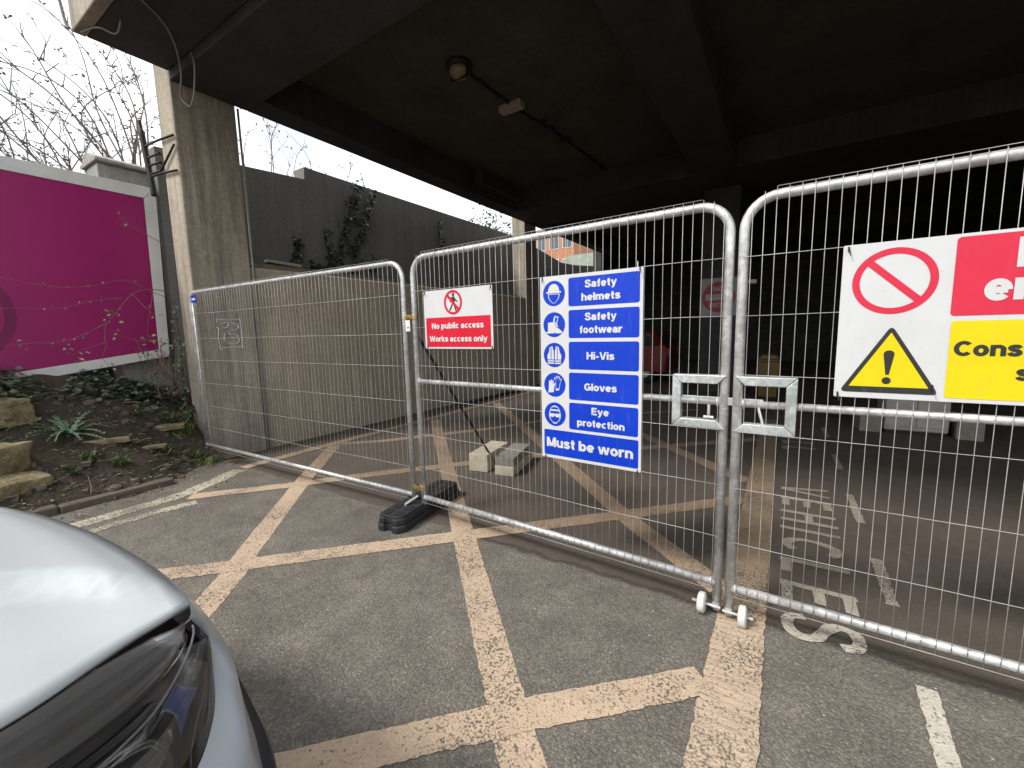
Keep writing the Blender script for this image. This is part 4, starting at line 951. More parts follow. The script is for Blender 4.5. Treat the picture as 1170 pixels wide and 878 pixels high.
# rubble and dead stalks
bm_ = MB()
for i in range(700):
    v = rnd.uniform(-2.4, 2.25); u = rnd.uniform(-6.7, lerp(-5.12,-5.3,sm(1.4,2.2,v))); r = rnd.choice([.006,.009,.012,.018,.03]); c = Vector((u, v, bank_z(u,v)+r*.3))
    ps = [c+Vector((rnd.uniform(.6,1.3)*r*x, rnd.uniform(.6,1.3)*r*y, rnd.uniform(.4,.9)*r*z)) for x,y,z in ((-1,-1,-1),(1,-1,-1),(1,1,-1),(-1,1,-1),(-1,-1,1),(1,-1,1),(1,1,1),(-1,1,1))]
    bm_.add(ps, [(3,2,1,0),(4,5,6,7),(0,1,5,4),(1,2,6,5),(2,3,7,6),(3,0,4,7)])
for i in range(150):
    u = rnd.uniform(-5.6,-4.3); v = rnd.uniform(.5, 2.3); r = rnd.choice([.004,.006,.009]); 
    if rnd.random() < sm(-5.0,-4.3,u): continue
    c = Vector((u, v, max(bank_z(u,v) if u < -5.15 else 0, 0)+r*.3))
    bm_.add([c+Vector((r*x*rnd.uniform(.6,1.3), r*y*rnd.uniform(.6,1.3), r*z*.7)) for x,y,z in ((-1,-1,-1),(1,-1,-1),(1,1,-1),(-1,1,-1),(-1,-1,1),(1,-1,1),(1,1,1),(-1,1,1))], [(3,2,1,0),(4,5,6,7),(0,1,5,4),(1,2,6,5),(2,3,7,6),(3,0,4,7)])
tag(bm_.build('rubble', M['kerb']), 'small stones and crumbs lying over the soil bank', 'rubble', None, 'stuff')
mb = MB()
for i in range(420):
    v = rnd.uniform(-1.5, 2.3); u = rnd.uniform(-6.6, -5.0) if rnd.random() < .5 else lerp(-5.05,-5.6,sm(1.3,2.3,v))+rnd.gauss(.05,.14); z = (bank_z(u,v) if u < -5.12 else 0)+.008
    a = rnd.uniform(0,6.28); L = rnd.uniform(.04,.16); p = Vector((u,v,max(z,.006))); d = Vector((math.cos(a),math.sin(a),rnd.uniform(-.1,.35)))
    mb.tube([p, p+d*L*.5+Vector((0,0,.008)), p+d*L], .0022, 4)
tag(mb.build('dead_stalks', M['straw']), 'dry straw and twig litter along the kerb', 'litter', None, 'stuff')
mb = MB()
for i in range(520):
    v = rnd.uniform(-2.4, 2.25); u = rnd.uniform(-6.8, lerp(-5.05,-5.4,sm(1.4,2.2,v))); d = rv(); d.z *= .3
    leafquad(mb, Vector((u, v, bank_z(u, v)+.012)), d, Vector((0,0,1))+rv()*.5, rnd.uniform(.025,.06), rnd.uniform(.018,.035))
M['dead_leaf'] = m_leaf('dead_leaf', (.10,.065,.035), (.24,.17,.10), .8)
tag(mb.build('dead_leaves', M['dead_leaf'], fix=False), 'brown dead leaves strewn over the soil bank', 'litter', None, 'stuff')
# thistle rosette
th = empty('thistle_rosette', (-5.93, 1.08, bank_z(-5.93,1.08))); tag(th, 'large green thistle rosette spread over the soil', 'plant')
mb = MB()
for k in range(17):
    a = 2*math.pi*k/17+rnd.uniform(-.15,.15); L = rnd.uniform(.26,.40); el = rnd.uniform(.2,.8)
    d = Vector((math.cos(a), math.sin(a), 0)); side = Vector((-math.sin(a), math.cos(a), 0)); zb = .48*(-d.x)
    pts = [d*L*t+Vector((0,0,zb*L*t*.6+el*L*(t-.75*t*t)*1.5+.01)) for t in [i/9 for i in range(10)]]
    for i in range(9):
        wv_ = .030*math.sin(math.pi*min(1,(i+1)/8))*(.6+.4*(i%2)); p = pts[i]; q = pts[i+1]
        mb.add([p-side*.006, p+side*.006, q+side*.005, q-side*.005], [(0,1,2,3)])
        for sg in (1,-1):
            mb.add([p+side*.004*sg, p.lerp(q,.55)+side*sg*(wv_+.012)+d*.016+Vector((0,0,.008)), q+side*.004*sg], [(0,1,2)] if sg > 0 else [(2,1,0)])
mb.build('leaves', M['thistle'], th, fix=False)
mb = MB(); mb.lathe([(.02,-.02),(.018,.02),(.006,.03)], (0,0,0), 'z', 8); mb.build('crown', M['thistle'], th)
def weed(label, u, v, n, L, mat='leaf', base=None, kindname='weed_plant', wide=.5):
    z = bank_z(u,v) if base is None else base; o = empty(kindname, (u, v, z)); tag(o, label, 'weed', 'weeds on the bank'); mb = MB(); st = MB()
    for k in range(n):
        a = rnd.uniform(0,6.28); t = rnd.uniform(.2,1); d = Vector((math.cos(a)*wide, math.sin(a)*wide, rnd.uniform(.3,1))).normalized()
        tip = d*L*t; st.tube([(0,0,-.01), tip*.6+Vector((0,0,.01)), tip], .002, 4)
        for q in range(4): leafquad(mb, tip*rnd.uniform(.5,1)+rv()*.012, rv()+d*.6, Vector((0,0,1))+rv()*.5, L*rnd.uniform(.18,.36), L*rnd.uniform(.12,.22))
    mb.build('leaves', M[mat], o, fix=False); st.build('stems', M[mat], o)
weed('leafy green weed on the slope below the thistle', -5.55, 1.12, 26, .15)
weed('low weed just above the kerb beside the lowest boulder', -5.42, .98, 18, .12)
weed('spreading pale weed beside the kerb in mid bank', -5.40, 1.30, 24, .14)
weed('small weed high on the bare soil right of the thistle', -6.25, 1.72, 14, .12)
weed('bushy weed tucked against the foot of the near column', -6.25, 2.12, 22, .26, 'leaf')
def tuft(label, u, v, n, L, lean=.5):
    o = empty('grass_tuft', (u, v, bank_z(u,v) if u < -5.5 else .03)); tag(o, label, 'grass tuft', 'grass tufts by the column'); mb = MB()
    for k in range(n):
        a = rnd.uniform(0,6.28); b = Vector((rnd.gauss(0,.06), rnd.gauss(0,.06), -.02)); l = L*rnd.uniform(.5,1.1); d = Vector((math.cos(a)*lean, math.sin(a)*lean, 1)).normalized(); s = Vector((-d.y, d.x, 0)).normalized()*.004
        m_ = b+d*l*.55; t = b+d*l*.85+Vector((d.x,d.y,-.35))*l*.35
        mb.add([b-s,b+s,m_+s*.8,m_-s*.8,t], [(0,1,2,3),(3,2,4)])
    mb.build('blades', M['grass'], o, fix=False)
tuft('long grass tuft against the front of the near column', -6.12, 2.10, 110, .26, .7)
tuft('low bright grass tuft at the foot of the mesh panel', -5.72, 1.98, 130, .13, .9)
tuft('broad-bladed grass tuft beside the end post of the mesh panel', -5.50, 2.06, 60, .16, 1.0)
tuft('short grass tuft on the soil edge before the mesh panel', -5.75, 1.75, 90, .10, 1.0)
# flat stones in the slope
def flatstone(label, u, v, size, rz):
    o = rock(label, (u, v, bank_z(u,v)+.01), size, u*7+v, rz); o.name = 'flat_stone'; o['category'] = 'stone'; o['group'] = 'flat stones in the soil'
flatstone('long flat stone edge showing in the soil below the thistle', -5.75, 1.32, (.06,.19,.03), R(-25))
flatstone('tilted flat stone high on the bank near the column', -6.15, 1.92, (.07,.20,.035), R(-20))
flatstone('thin flat stone lying low on the bank near the panel', -5.70, 1.62, (.05,.15,.022), R(-15))
mb = MB(); mb.add([(0,0,0),(.05,.01,.01),(.055,.05,.012),(.01,.045,0),(.0,.0,.006),(.05,.01,.016),(.055,.05,.018),(.01,.045,.006)], [(3,2,1,0),(4,5,6,7),(0,1,5,4),(1,2,6,5),(2,3,7,6),(3,0,4,7)])
tag(mb.build('paper_scrap', M['s_white'], loc=(-6.55,1.5,bank_z(-6.55,1.5)+.02)), 'small white paper scrap on the soil under the hoarding', 'litter')
def stick(label, a, b, r):
    mb = MB(); a = Vector(a); b = Vector(b); mb.tube([a, a.lerp(b,.4)+Vector((.01,.01,.012)), b], [r, r*.9, r*.6], 6)
    tag(mb.build('stick', M['straw']), label, 'stick', 'sticks on the bank')
stick('pale dead stick leaning against the foot of the column', (-5.95,1.85,.10), (-6.22,2.20,.48), .009)
stick('upright dead stalk beside the kerb', (-5.17,1.02,.05), (-5.17,1.02,.24), .005)
stick('thin dead stalk crossing the soil by the end post', (-6.15,1.95,.35), (-5.85,2.12,.08), .005)

# brambles over the hoarding
def bramble(label, pts, leaves, r=.006, name='bramble_cane'):
    P = cat([(-6.66+o_, v, z) for v, z, o_ in pts], 7); base = P[0]; o = empty(name, base); tag(o, label, 'bramble', 'bramble canes across the hoarding')
    mb = MB(); n = len(P); mb.tube([tuple(a-b for a,b in zip(p,base)) for p in P], [r*(1-.6*i/n) for i in range(n)], 6); mb.build('cane', M['cane'], o, smooth=True)
    lf = MB()
    for (t, k, sz) in leaves:
        p = Vector(P[min(n-1,int(t*n))])-Vector(base)
        for q in range((k+1)//2): leafquad(lf, p+rv()*.035*k**.5*.6, rv()+Vector((.3,0,0)), Vector((1,0,.4))+rv()*.5, sz*rnd.uniform(.7,1.2), sz*rnd.uniform(.45,.7))
    lf.build('leaves', M['leaf_pale'] , o, fix=False)
many = [(i/12, 1, .03) for i in range(1,12)]
bramble('arching bramble cane rooted beside the column with leaf clusters', [(2.33,1.35,-.1),(2.33,1.75,0),(2.28,1.98,.05),(2.17,2.05,.07),(1.92,2.0,.09),(1.70,1.72,.1),(1.60,1.62,.1),(1.30,1.45,.1),(1.05,1.43,.1),(.75,1.40,.1)], [(.55,12,.055),(.62,4,.04),(.72,3,.035),(.78,3,.03),(.9,6,.045)]+many)
bramble('drooping bramble shoot hanging from the arched cane', [(1.63,1.64,.1),(1.60,1.50,.1),(1.60,1.38,.1),(1.56,1.25,.09),(1.62,1.12,.08)], [(.3,2,.03),(.95,7,.05)], .004)
bramble('short bramble shoot with a leaf rosette left of the arch', [(1.60,1.42,.1),(1.48,1.37,.1),(1.37,1.33,.1),(1.30,1.28,.1)], [(.5,3,.03),(.95,14,.055)], .004)
bramble('upper thin bramble cane wandering across the hoarding', [(2.30,1.95,.02),(2.10,2.02,.08),(1.95,2.10,.1),(1.807,2.138,.1),(1.535,2.046,.1),(1.259,2.02,.1),(.90,2.08,.1),(.6,2.14,.1)], many, .004)
bramble('middle thin bramble cane wandering across the hoarding', [(1.80,1.92,.1),(1.65,1.91,.1),(1.517,1.88,.1),(1.3,1.80,.1),(1.169,1.79,.1),(.868,1.78,.1),(.5,1.75,.1)], many, .004)
bramble('bramble shoot hanging straight down at the right of the hoarding', [(2.10,2.02,.08),(2.05,1.8,.1),(2.0,1.6,.1),(2.0,1.42,.1)], [(.3,2,.03),(.95,9,.05)], .004)
bramble('short stiff bramble shoot crossing near the arch', [(1.90,1.98,.1),(2.0,1.83,.1),(2.1,1.72,.1)], [(.5,3,.03),(.95,7,.04)], .005)
bramble('low bramble cane along the white edging', [(2.36,1.30,-.05),(2.2,1.38,.05),(2.05,1.42,.08),(1.9,1.43,.08),(1.72,1.5,.08)], [(.1,6,.05),(.3,5,.05),(.6,8,.05),(.95,6,.045)], .005)
bramble('leafless twig sticking up beside the column edge', [(2.34,1.9,0),(2.36,2.3,0),(2.30,2.6,.02),(2.05,2.75,.05),(1.88,2.86,.07)], [(.9,8,.05),(.5,4,.03)], .006)
# tangle at the column foot
tg_ = empty('bramble_thicket', (-6.55, 2.25, 1.0)); tag(tg_, 'tangle of bramble leaves and stems between hoarding and column', 'bramble')
mb = MB(); st = MB()
for k in range(60):
    p = Vector((rnd.uniform(-.15,.22), rnd.uniform(-.25,.02), rnd.uniform(-.35,.05))); q = p+Vector((rnd.uniform(-.1,.1), rnd.uniform(-.15,.08), rnd.uniform(.05,.5))); st.tube([p, p.lerp(q,.5)+rv()*.04, q], .0028, 4)
    for j in range(3): leafquad(mb, p.lerp(q, rnd.random())+rv()*.03, rv(), rv(), rnd.uniform(.025,.05), rnd.uniform(.02,.035))
mb.build('leaves', M['leaf_ivy'], tg_, fix=False); st.build('stems', M['cane'], tg_)
tg2 = empty('trailing_ivy', (-6.40, 2.27, .3)); tag(tg2, 'ivy trailing up the left edge of the near column', 'ivy')
mb = MB(); st = MB(); P = cat([(0,0,0),(-.02,-.02,.5),(.02,-.02,1.0),(0,-.02,1.5)], 6); st.tube(P, .006, 5)
for k in range(150): p = Vector(P[int(rnd.random()**1.4*len(P))]); leafquad(mb, p+Vector((rnd.gauss(0,.05), rnd.uniform(-.05,0), rnd.gauss(0,.05))), rv(), Vector((.3,-1,.3)), rnd.uniform(.03,.05), rnd.uniform(.025,.045))
mb.build('leaves', M['leaf_ivy'], tg2, fix=False); st.build('stem', M['bark_dark'], tg2)

# ivy climbing the upper wall and a plank on the ledge
def wall_ivy(label, pts, n, wd, sz=.09):
    P = cat([(-6.88, v, z) for v, z in pts], 8); o = empty('wall_ivy', P[0]); tag(o, label, 'ivy', 'ivy on the upper wall'); b = Vector(P[0]); mb = MB(); st = MB()
    st.tube([Vector(p)-b for p in P], .012, 5)
    for k in range(n):
        t = rnd.random(); p = Vector(P[int(t*(len(P)-1))])-b; p += Vector((rnd.uniform(.02,.10), rnd.gauss(0,wd*(1-.5*t)), rnd.gauss(0,.06)))
        leafquad(mb, p, Vector((.2, rnd.uniform(-1,1), rnd.uniform(-1,.3))), Vector((1,0,.3))+rv()*.4, sz*rnd.uniform(.7,1.3), sz*rnd.uniform(.6,1))
    mb.build('leaves', M['leaf_dark'], o, fix=False); st.build('stem', M['bark_dark'], o)
wall_ivy('tall dark ivy strand, left of the two tall ones on the wall', [(4.85,2.5),(5.05,3.1),(5.22,3.55),(5.36,3.98),(5.50,4.22)], 170, .075)
wall_ivy('tall dark ivy strand, right of the two on the upper wall', [(5.28,2.5),(5.30,3.0),(5.50,3.4),(5.66,3.8),(5.80,4.18)], 150, .06)
wall_ivy('short ivy strand just left of the two tall strands', [(4.74,2.5),(4.78,2.85),(4.72,3.3)], 45, .04)
wall_ivy('small ivy sprig above the plank on the ledge', [(4.08,2.55),(4.16,2.85),(4.24,3.05)], 45, .05)
wall_ivy('low ivy clump on the ledge at the foot of the tall strands', [(4.3,2.52),(4.5,2.58),(4.75,2.55)], 70, .06)
wall_ivy('faint ivy sprig far along the upper wall', [(7.7,3.2),(7.72,3.6),(7.7,4.0)], 60, .06)
wall_ivy('short ivy strand right of the two tall strands', [(5.72,2.5),(5.72,2.8),(5.78,3.0)], 36, .035)
mb = MB(); mb.box(-.06,.06,0,.52,0,.045); tag(mb.build('timber_plank', M['timber'], loc=(-6.62,3.53,2.555), bevel=.004), 'weathered pale plank lying on top of the retaining wall', 'plank').rotation_euler = (R(-3), 0, R(-4))
mb = MB(); 
for i in range(26):
    v = 3.0+i*.27; mb.add([(-6.9,v,2.355),(-6.9,v+.3,2.355),(-6.05,v+.3,2.362),(-6.05,v,2.362),(-6.9,v,2.58),(-6.9,v+.3,2.58),(-6.45,v+.3,2.51),(-6.45,v,2.51)], [(4,5,6,7),(7,6,2,3)])
mo = mb.build('ledge_soil', M['soil']); mo['kind'] = 'structure'; mo['label'] = 'strip of soil on top of the retaining wall'

# ------------------------------------------------------------------ bare shrubs behind the wall
def shrub(label, base, tips, sub=5, twig=.55, r=.016, buds=True, seed=1, leaf=None, leafn=0):
    rr_ = random.Random(seed); o = empty('bare_shrub' if not leaf else 'leafy_shrub', base); tag(o, label, 'shrub', 'shrubs behind the boundary wall'); mb = MB(); bd = MB(); b0 = Vector(base)
    def bud(p):
        for q in range(3): leafquad(bd, p, Vector((rr_.uniform(-1,1),rr_.uniform(-1,1),rr_.uniform(-.5,1))), Vector((rr_.uniform(-1,1),rr_.uniform(-1,1),1)), rr_.uniform(.03,.06), rr_.uniform(.02,.035))
    for tip in tips:
        T = Vector(tip)-b0; L = T.length; bow = Vector((rr_.gauss(0,.10), rr_.gauss(0,.10), .16+rr_.gauss(0,.06)))*L; s0 = Vector((rr_.gauss(0,.12), rr_.gauss(0,.12), 0))
        ph = rr_.uniform(0,6)
        P = [s0+T*t+bow*math.sin(math.pi*t)*.9+Vector((.03*math.sin(9*t+ph), .03*math.cos(8*t+ph), .03*math.sin(7*t+ph)))*L*.5 for t in [i/14 for i in range(15)]]
        mb.tube(P, [r*(1-.72*i/14)*rr_.uniform(.9,1.1) for i in range(15)], 5)
        for k in range(sub):
            i = rr_.randint(3,13); p = P[i]; d = (P[i+1 if i < 14 else i]-P[i-1]).normalized(); dv = (d*.7+Vector((rr_.uniform(-.8,.8), rr_.uniform(-.9,.9), rr_.uniform(-.5,.9)))).normalized(); l = twig*rr_.uniform(.3,1)
            Q = [p, p+dv*l*.4+Vector((0,rr_.gauss(0,.05),rr_.gauss(0,.05)))*l, p+dv*l*.75+Vector((0,rr_.gauss(0,.12),rr_.gauss(0,.12)))*l, p+dv*l+Vector((0,rr_.gauss(0,.16),rr_.gauss(0,.2)))*l]
            mb.tube(Q, [r*.42, r*.36, r*.28, r*.18], 4)
            if buds and rr_.random() < .7: bud(Q[3]); 
            if rr_.random() < .6:
                q0 = Q[2]; dv2 = (dv+Vector((rr_.uniform(-1,1),rr_.uniform(-1,1),rr_.uniform(-.5,1)))).normalized(); mb.tube([q0, q0+dv2*l*.25, q0+dv2*l*.5+Vector((0,0,.04))], [r*.25,r*.22,r*.15], 4)
                if buds: bud(q0+dv2*l*.5)
        if buds:
            for k in range(4): bud(P[rr_.randint(4,14)])
    if leaf:
        for k in range(leafn):
            t = Vector(rr_.choice(tips))-b0; p = t*rr_.uniform(.45,1.05)+Vector((rr_.gauss(0,.2),rr_.gauss(0,.2),rr_.gauss(0,.15)))
            leafquad(bd, p, Vector((rr_.uniform(-1,1),rr_.uniform(-1,1),rr_.uniform(-.8,.5))), Vector((rr_.uniform(-1,1),rr_.uniform(-1,1),1)), rr_.uniform(.10,.2), rr_.uniform(.05,.09))
    mb.build('branches', M['bark'], o, smooth=True); bd.build('leaves' if leaf else 'buds', leaf or M['bark'], o, fix=False)
U = -8.4
shrub('bare shrub with long stems sweeping up and left beside the column', (U,2.62,3.5), [(U,1.9,5.75),(U-.1,1.45,5.5),(U+.1,1.2,5.0),(U,1.40,4.75),(U-.2,2.1,5.9),(U+.1,2.45,5.6),(U,2.62,5.7),(U-.1,2.72,5.5),(U+.2,2.85,5.4),(U+.1,2.35,5.2),(U,1.6,5.25),(U-.2,1.0,4.9),(U+.2,2.75,4.9)], 6, .55, .015, True, 3)
shrub('bare shrub arching low to the left above the hoarding', (U-.3,2.35,3.2), [(U,1.0,4.55),(U-.2,.6,4.6),(U+.1,.5,4.2),(U-.3,1.2,4.2),(U,1.6,4.5),(U-.1,.4,4.9),(U+.2,1.3,4.9),(U-.4,.8,4.0),(U,1.9,4.6),(U+.1,2.0,4.2)], 6, .55, .013, True, 8)
shrub('tangled bare shrub over the middle of the hoarding', (U-.2,1.7,3.0), [(U,.9,4.6),(U+.1,1.3,4.7),(U,2.3,4.5),(U-.3,2.0,4.8),(U,.5,4.2),(U-.1,1.6,4.9),(U+.2,2.6,4.3),(U-.1,1.1,4.1)], 6, .5, .012, True, 15)
shrub('bare shrub at the far left above the hoarding', (U,.6,3.0), [(U,.0,4.6),(U+.2,.6,5.0),(U,.3,4.3),(U-.1,1.1,4.6),(U,1.4,4.3),(U+.1,.9,4.9),(U,-.6,4.5)], 6, .55, .013, True, 22)
shrub('bare shrub rising over the grey wall right of the column', (U,4.65,3.6), [(U,4.55,5.6),(U+.1,4.35,5.2),(U,4.85,5.5),(U-.1,5.15,5.5),(U,5.4,5.3),(U+.1,5.0,5.0)], 5, .45, .012, True, 31)
shrub('few bare twigs over the wall beyond the step', (U,6.15,3.8), [(U,6.45,5.25),(U,6.9,5.0),(U+.1,5.9,5.0)], 4, .35, .013, True, 40)
shrub('leafy shrub over the far end of the grey wall', (U,12.2,3.6), [(U,11.4,5.2),(U,12.0,5.5),(U,12.6,5.3),(U,13.2,5.3),(U+.2,13.7,5.0),(U,11.9,4.9),(U,12.9,4.8)], 5, .5, .016, False, 50, M['leaf'], 420)

# ------------------------------------------------------------------ buildings seen through the far opening
def building(label, x0, x1, y0, y1, z0, z1, wallmat, floors, bays):
    o = empty('apartment_block', ((x0+x1)/2, (y0+y1)/2, z0)); tag(o, label, 'building'); hx, hy, H = (x1-x0)/2, (y1-y0)/2, z1-z0
    mb = MB(); mb.box(-hx,hx,-hy,hy,0,H); mb.build('wall', wallmat, o)
    mb = MB(); mb.box(-hx-.3,hx+.3,-hy-.3,hy+.3,H+.003,H+.35); mb.build('roof', M['roof'], o)
    fh = H/floors; bw = 2*hx/bays
    for f in range(floors):
        for k in range(bays):
            cx, cz = -hx+bw*(k+.5), fh*(f+.5)
            mb = MB(); mb.box(cx-.62,cx+.62,-hy-.04,-hy-.003,cz-.72,cz+.72); wf = mb.build('window', M['winframe'], o)
            mb = MB(); mb.box(cx-.54,cx-.03,-hy-.06,-hy-.043,cz-.64,cz+.64); mb.box(cx+.03,cx+.54,-hy-.06,-hy-.043,cz-.64,cz+.64); mb.build('pane', M['win'], wf)
building('orange brick block of flats beyond the far opening', -29, -20.6, 46, 58, 0, 13.0, M['orange_brick'], 5, 5)
hs = empty('gabled_house', (-14.5, 36, 0)); tag(hs, 'low house with grey-green pitched roof in front of the brick flats', 'house')
mb = MB(); mb.box(-3.4,3.4,-3,3,0,6.2); mb.build('wall', M['orange_brick'], hs)
mb = MB(); mb.add([(-3.7,-3.3,6.2),(3.7,-3.3,6.2),(3.7,3.3,6.2),(-3.7,3.3,6.2),(-2.0,0,8.2),(2.0,0,8.2)], [(3,2,1,0),(0,1,5,4),(1,2,5),(2,3,4,5),(3,0,4)]); mb.build('roof', M['roof'], hs)
for x in (-2,0,2):
    mb = MB(); mb.box(x-.5,x+.5,-3.04,-3.003,4.0,5.4); wf = mb.build('window', M['winframe'], hs); mb = MB(); mb.box(x-.42,x+.42,-3.06,-3.043,4.08,5.32); mb.build('pane', M['win'], wf)

# ------------------------------------------------------------------ cars
def catmull_ring(keys, n=8): return cat(keys, n)
car = empty('parked_car', (-1.70, .47, 0), R(5.5)); tag(car, 'silver car nose with clear headlight filling the lower left corner', 'car')
def mirror(mb):
    o = len(mb.v); nf = len(mb.f); mb.v += [(-x,y,z) for x,y,z in mb.v[:o]]; mb.f += [tuple(i+o for i in reversed(f)) for f in mb.f[:nf]]; return mb
NS = 8
R0 = [(.78,-1.0,.955),(.765,-.80,.92),(.735,-.52,.88),(.69,-.385,.866),(.675,-.30,.861),(.682,-.245,.86),(.629,-.198,.86),(.35,-.155,.86),(0,-.138,.86)]
R1 = [(.80,-1.0,.945),(.89,-.80,.84),(.925,-.56,.745),(.88,-.36,.69),(.79,-.255,.69),(.705,-.203,.75),(.632,-.188,.842),(.35,-.135,.832),(0,-.118,.832)]
R15 = [(.90,-1.0,.80),(.925,-.80,.76),(.945,-.55,.68),(.925,-.34,.64),(.85,-.235,.645),(.765,-.185,.675),(.645,-.145,.735),(.35,-.085,.74),(0,-.06,.74)]
R2 = [(.93,-1.0,.62),(.935,-.80,.62),(.95,-.5,.61),(.92,-.275,.595),(.858,-.222,.595),(.775,-.183,.595),(.634,-.122,.60),(.334,-.033,.60),(0,0,.60)]
R3 = [(.93,-1.0,.50),(.935,-.80,.50),(.945,-.48,.50),(.91,-.255,.50),(.845,-.20,.50),(.765,-.16,.50),(.622,-.103,.50),(.33,-.02,.50),(0,.010,.50)]
R3b = [(x+.016 if x > .5 else x, y+.014, z-.003) for x,y,z in R3]
R4 = [(.955,-1.0,.40),(.955,-.80,.40),(.962,-.45,.40),(.925,-.215,.40),(.85,-.165,.40),(.765,-.125,.40),(.618,-.06,.40),(.372,.003,.40),(0,.030,.40)]
R5 = [(.92,-1.0,.2),(.92,-.80,.2),(.92,-.5,.2),(.89,-.27,.2),(.81,-.21,.2),(.73,-.17,.2),(.60,-.11,.2),(.36,-.05,.2),(0,-.035,.2)]
C = lambda r: cat(r, NS)
def interp(a, b, t, bulge=0):
    out = []
    for p, q in zip(a, b): out.append(tuple(lerp(x, y, t) for x, y in zip(p, q)))
    return out
r0, r1, r15, r2, r3, r3b, r4, r5 = map(C, (R0, R1, R15, R2, R3, R3b, R4, R5))
# silver front wings and bumper (below the lamp line)
mb = MB(); mb.grid([r1, interp(r1,r15,.5), r15, interp(r15,r2,.5), r2, interp(r2,r3,.5), r3]); mirror(mb); mb.build('bumper', M['car'], car, smooth=True)
mb = MB(); mb.grid([r3, r3b, interp(r3b,r4,.5), r4, interp(r4,r5,.5), r5]); mirror(mb); mb.build('lower_cladding', M['clad'], car, smooth=True)
# nose strip between bonnet edge and bumper in front of the lamp
kf = 6*NS-3                                                           # station where the lamp ends
gap = .006
a0 = r0[kf-1:]; a1 = r1[kf-1:]
mb = MB(); mb.grid([[(x,y-.0,z-.004) for x,y,z in a0], interp(a0,a1,.5), a1]); mirror(mb); mb.build('nose_strip', M['car'], car, smooth=True)
# headlights: lens, housing and inner pieces
def lamp(sx):
    lo = r0[0:kf]; hi = r1[0:kf]; rows = []
    for j in range(9):
        t = j/8; row = []
        for i in range(kf):
            p = Vector(lo[i]); q = Vector(hi[i]); b = math.sin(math.pi*t)*.030*min(1,(q-p).length/.12)
            m_ = p.lerp(q, t)+Vector((b*.75, b*.35, b*.75)); row.append((m_.x*sx, m_.y, m_.z-.003))
        rows.append(row)
    ln = MB().grid(rows).build('headlight', M['lens'], car, smooth=True)
    inn = [[(x-sx*.055*math.sin(math.pi*min(1,max(0,j/8)))-sx*.004, y-.035*math.sin(math.pi*j/8), z-.055*math.sin(math.pi*j/8)-.004) for x,y,z in rows[j]] for j in range(9)]
    MB().grid(inn).build('housing', M['housing'], ln, smooth=True)
    def P(i, t, d):
        j = t*8; j0 = min(7,int(j)); f = j-j0; a = Vector(rows[j0][i]).lerp(Vector(rows[j0+1][i]), f); b = Vector(inn[j0][i]).lerp(Vector(inn[j0+1][i]), f); return a.lerp(b, d)
    g1 = MB(); g1.tube([P(i, lerp(.22,.66,((kf-3-i)/(kf-10))**.6), .12) for i in range(10, kf-2)], .0022, 6); g1.build('light_guide', M['drl'], ln, smooth=True)
    g2 = MB(); g2.grid([[P(i, lerp(.02,.34,k/8), lerp(.22,.7,k/8)+(.03 if k in (3, 6) else 0)) for i in range(10, kf-2, 2)] for k in range(9)]); g2.build('upper_reflector', M['amber'], ln)
    g3 = MB(); g3.grid([[P(i,.42,.9) for i in range(16, 32, 2)], [P(i,.46,.5) for i in range(16, 32, 2)], [P(i,.60,.7) for i in range(16, 32, 2)]]); g3.build('reflector', M['chrome'], ln, smooth=True)
    g6 = MB()
    g6.tube([P(i,.36,.55) for i in range(10, kf-3)], .003, 5); g6.tube([P(i,.52,.4) for i in range(14, kf-5)], .0016, 5)
    g6.build('divider', M['chrome'], ln, smooth=True)
    g5 = MB(); g5.grid([[P(i,.66,.6) for i in range(12, kf-3, 2)], [P(i,.90,.5) for i in range(12, kf-3, 2)]]); g5.build('lower_trim', M['amber'], ln, smooth=True)
lamp(1); lamp(-1)
